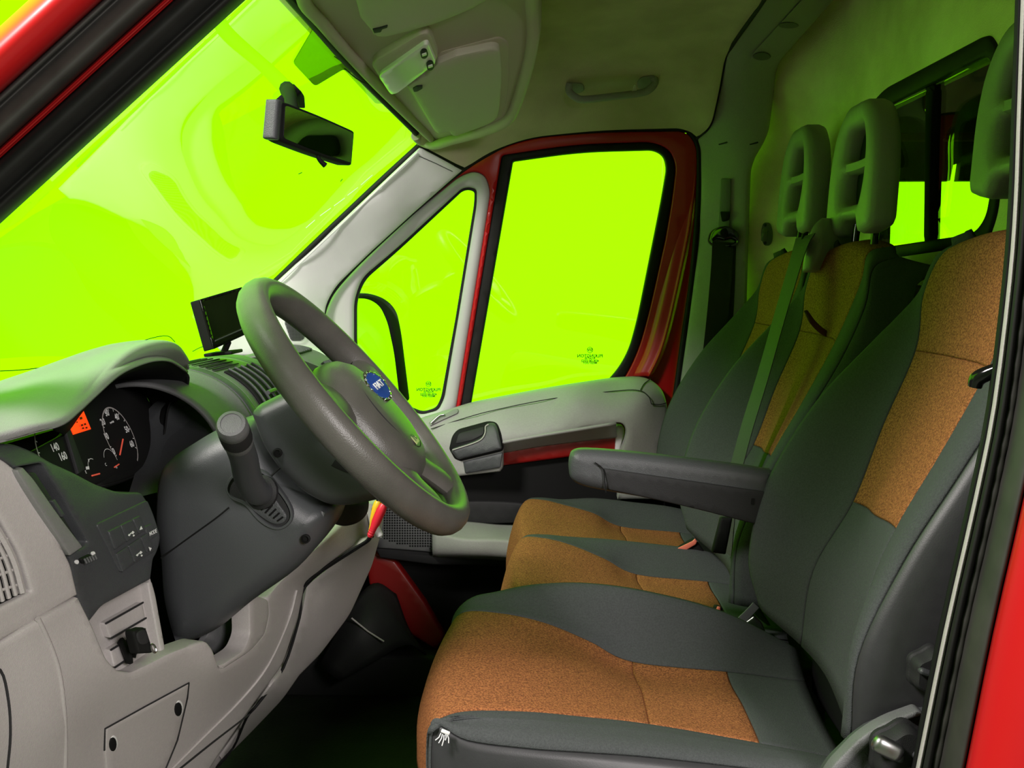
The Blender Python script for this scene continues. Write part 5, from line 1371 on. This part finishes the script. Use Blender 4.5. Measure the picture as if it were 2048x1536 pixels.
strap('webbing', [W(1478, 1244, 1.69), W(1495, 1228, 1.69), W(1512, 1210, 1.69)], .012, .003, (1, 0, .6), M['mid'], bs)
skin('bracket', rp([(1490, 1246), (1508, 1232), (1524, 1246), (1532, 1264), (1510, 1256)], 3), flat(1.685), M['steel'], bs, .01, .002, 6)
dbt = thing('seat_belt', 'black driver seat belt with tongue, hanging beside the door pillar', 'seat belt', W(2010, 600, 1.18))
strap('webbing', [W(2034, 420, 1.135), W(2018, 600, 1.135), W(1990, 800, 1.135), W(1950, 1000, 1.135), W(1905, 1200, 1.135)], .040, .0018, (.6, .8, 0), M['belt'], dbt)
tube('belt_tongue', [W(1950, 774, 1.15), W(1955, 758, 1.148), W(1972, 748, 1.142), W(2000, 736, 1.135)], [.007, .0085, .008, .007], M['gloss_black'], dbt, 10, n=3)

# ------------------------------------------------------------------ small loose things
hk = thing('coat_hook', 'small grey oval coat hook screwed to the felt bulkhead', 'hook', bl(1530, 468))
skin('hook_plate', s2([(1530, 445), (1536, 450), (1540, 468), (1538, 484), (1532, 491), (1526, 488), (1521, 470), (1524, 450)], 4), bl.off(-.008), M['mid'], hk, .008, .002, 6, (1, .4, 0))
tube('hook_arm', [bl.off(-.012)(1530, 460), bl.off(-.03)(1528, 468), bl.off(-.024)(1527, 480)], .006, M['mid'], hk, 8, n=3)
for y in (450, 486):
    lathe('hook_screw', [(.004, 0), (.0035, .003), (.0, .003)], bl.off(-.008)(1531, y), (-1, -.6, 0), M['darker'], hk, 10)
def rca(label, col, a, b, c, tailpts):
    t = thing('video_plug', label, 'plug', W(*a), 'video plugs hanging under the dashboard')
    A, B = W(*a), W(*b)
    ax = (B - A)
    L = ax.length
    lathe('plug_body', [(.0035, 0), (.005, L * .05), (.0058, L * .3), (.0075, L * .45), (.0078, L * .8), (.0065, L * .95), (.005, L)], A, ax, M[col], t, 14)
    for k in range(3):
        lathe('plug_rib', [(.0052, 0), (.0056, .0012), (.0052, .0024)], A + ax * (.06 + .07 * k), ax, M[col], t, 14)
    lathe('plug_pin', [(.0042, 0), (.0042, .010), (.002, .011)], B, ax, M['chrome'], t, 12)
    tube('cable', [W(*p) for p in tailpts], .0024, M['black'], t, 8, n=5)
    return t
rca('red video plug hanging beside the yellow one under the steering column', 'redplug', (739, 1074, 1.72), (768, 1008, 1.72), None, [(739, 1074, 1.72), (730, 1084, 1.725), (700, 1102, 1.73), (640, 1142, 1.71), (614, 1165, 1.69), (590, 1185, 1.72)])
rca('yellow video plug hanging beside the red one under the steering column', 'yellow', (742, 1068, 1.74), (757, 1002, 1.74), None, [(742, 1068, 1.74), (738, 1080, 1.74), (715, 1096, 1.74), (650, 1138, 1.72), (606, 1172, 1.71)])
ad = thing('video_adapter', 'small white plug end beside the red and yellow plugs', 'plug', W(755, 1062, 1.75))
lathe('adapter_body', [(.006, 0), (.0065, .008), (.006, .014), (.004, .016)], W(752, 1056, 1.75), W(760, 1072, 1.75) - W(752, 1056, 1.75), M['white'], ad, 14)
lathe('adapter_tip', [(.004, 0), (.004, .008)], W(757, 1066, 1.75), W(760, 1072, 1.75) - W(752, 1056, 1.75), M['steel'], ad, 12)
ph = thing('clip_holder', 'small black clip holder with round foot in the coin tray', 'holder', W(262, 1300, 1.19))
p0 = ti(250, 1306)
lathe('round_foot', [(.013, 0), (.016, .004), (.016, .007), (.010, .009), (.012, .012), (.007, .015), (.006, .03)], p0 + Vector((-.004, 0, 0)), (.75, .55, .25), M['black'], ph, 20)
cq = [W(266, 1262, 1.175), W(292, 1253, 1.195), W(309, 1306, 1.195), W(272, 1308, 1.175)]
cqn = (cq[1] - cq[0]).cross(cq[3] - cq[0]).normalized()
if cqn.y > 0:
    cqn = -cqn
cqf = quadf(*cq)
body = skin('clip_body', rp([(.0, .0, .2), (1, 0, .2), (1, .7, .1), (.95, 1, .1), (.15, 1, .1), (.1, .6, .1)]), cqf, M['black'], ph, .012, .003, .15, -cqn, unit=25)
skin('clip_pad', s2([(.2, .15), (.8, .1), (.85, .55), (.3, .6)], 4), lambda a, b: cqf(a, b) + cqn * .001, M['darker'], body, .002, .0006, .15, -cqn, unit=25)
tube('clip_ring', [cqf(.95 + .12 * math.cos(a), .82 + .16 * math.sin(a)) + cqn * .002 for a in np.linspace(0, 2 * math.pi, 14)], .0012, M['steel'], ph, 6)
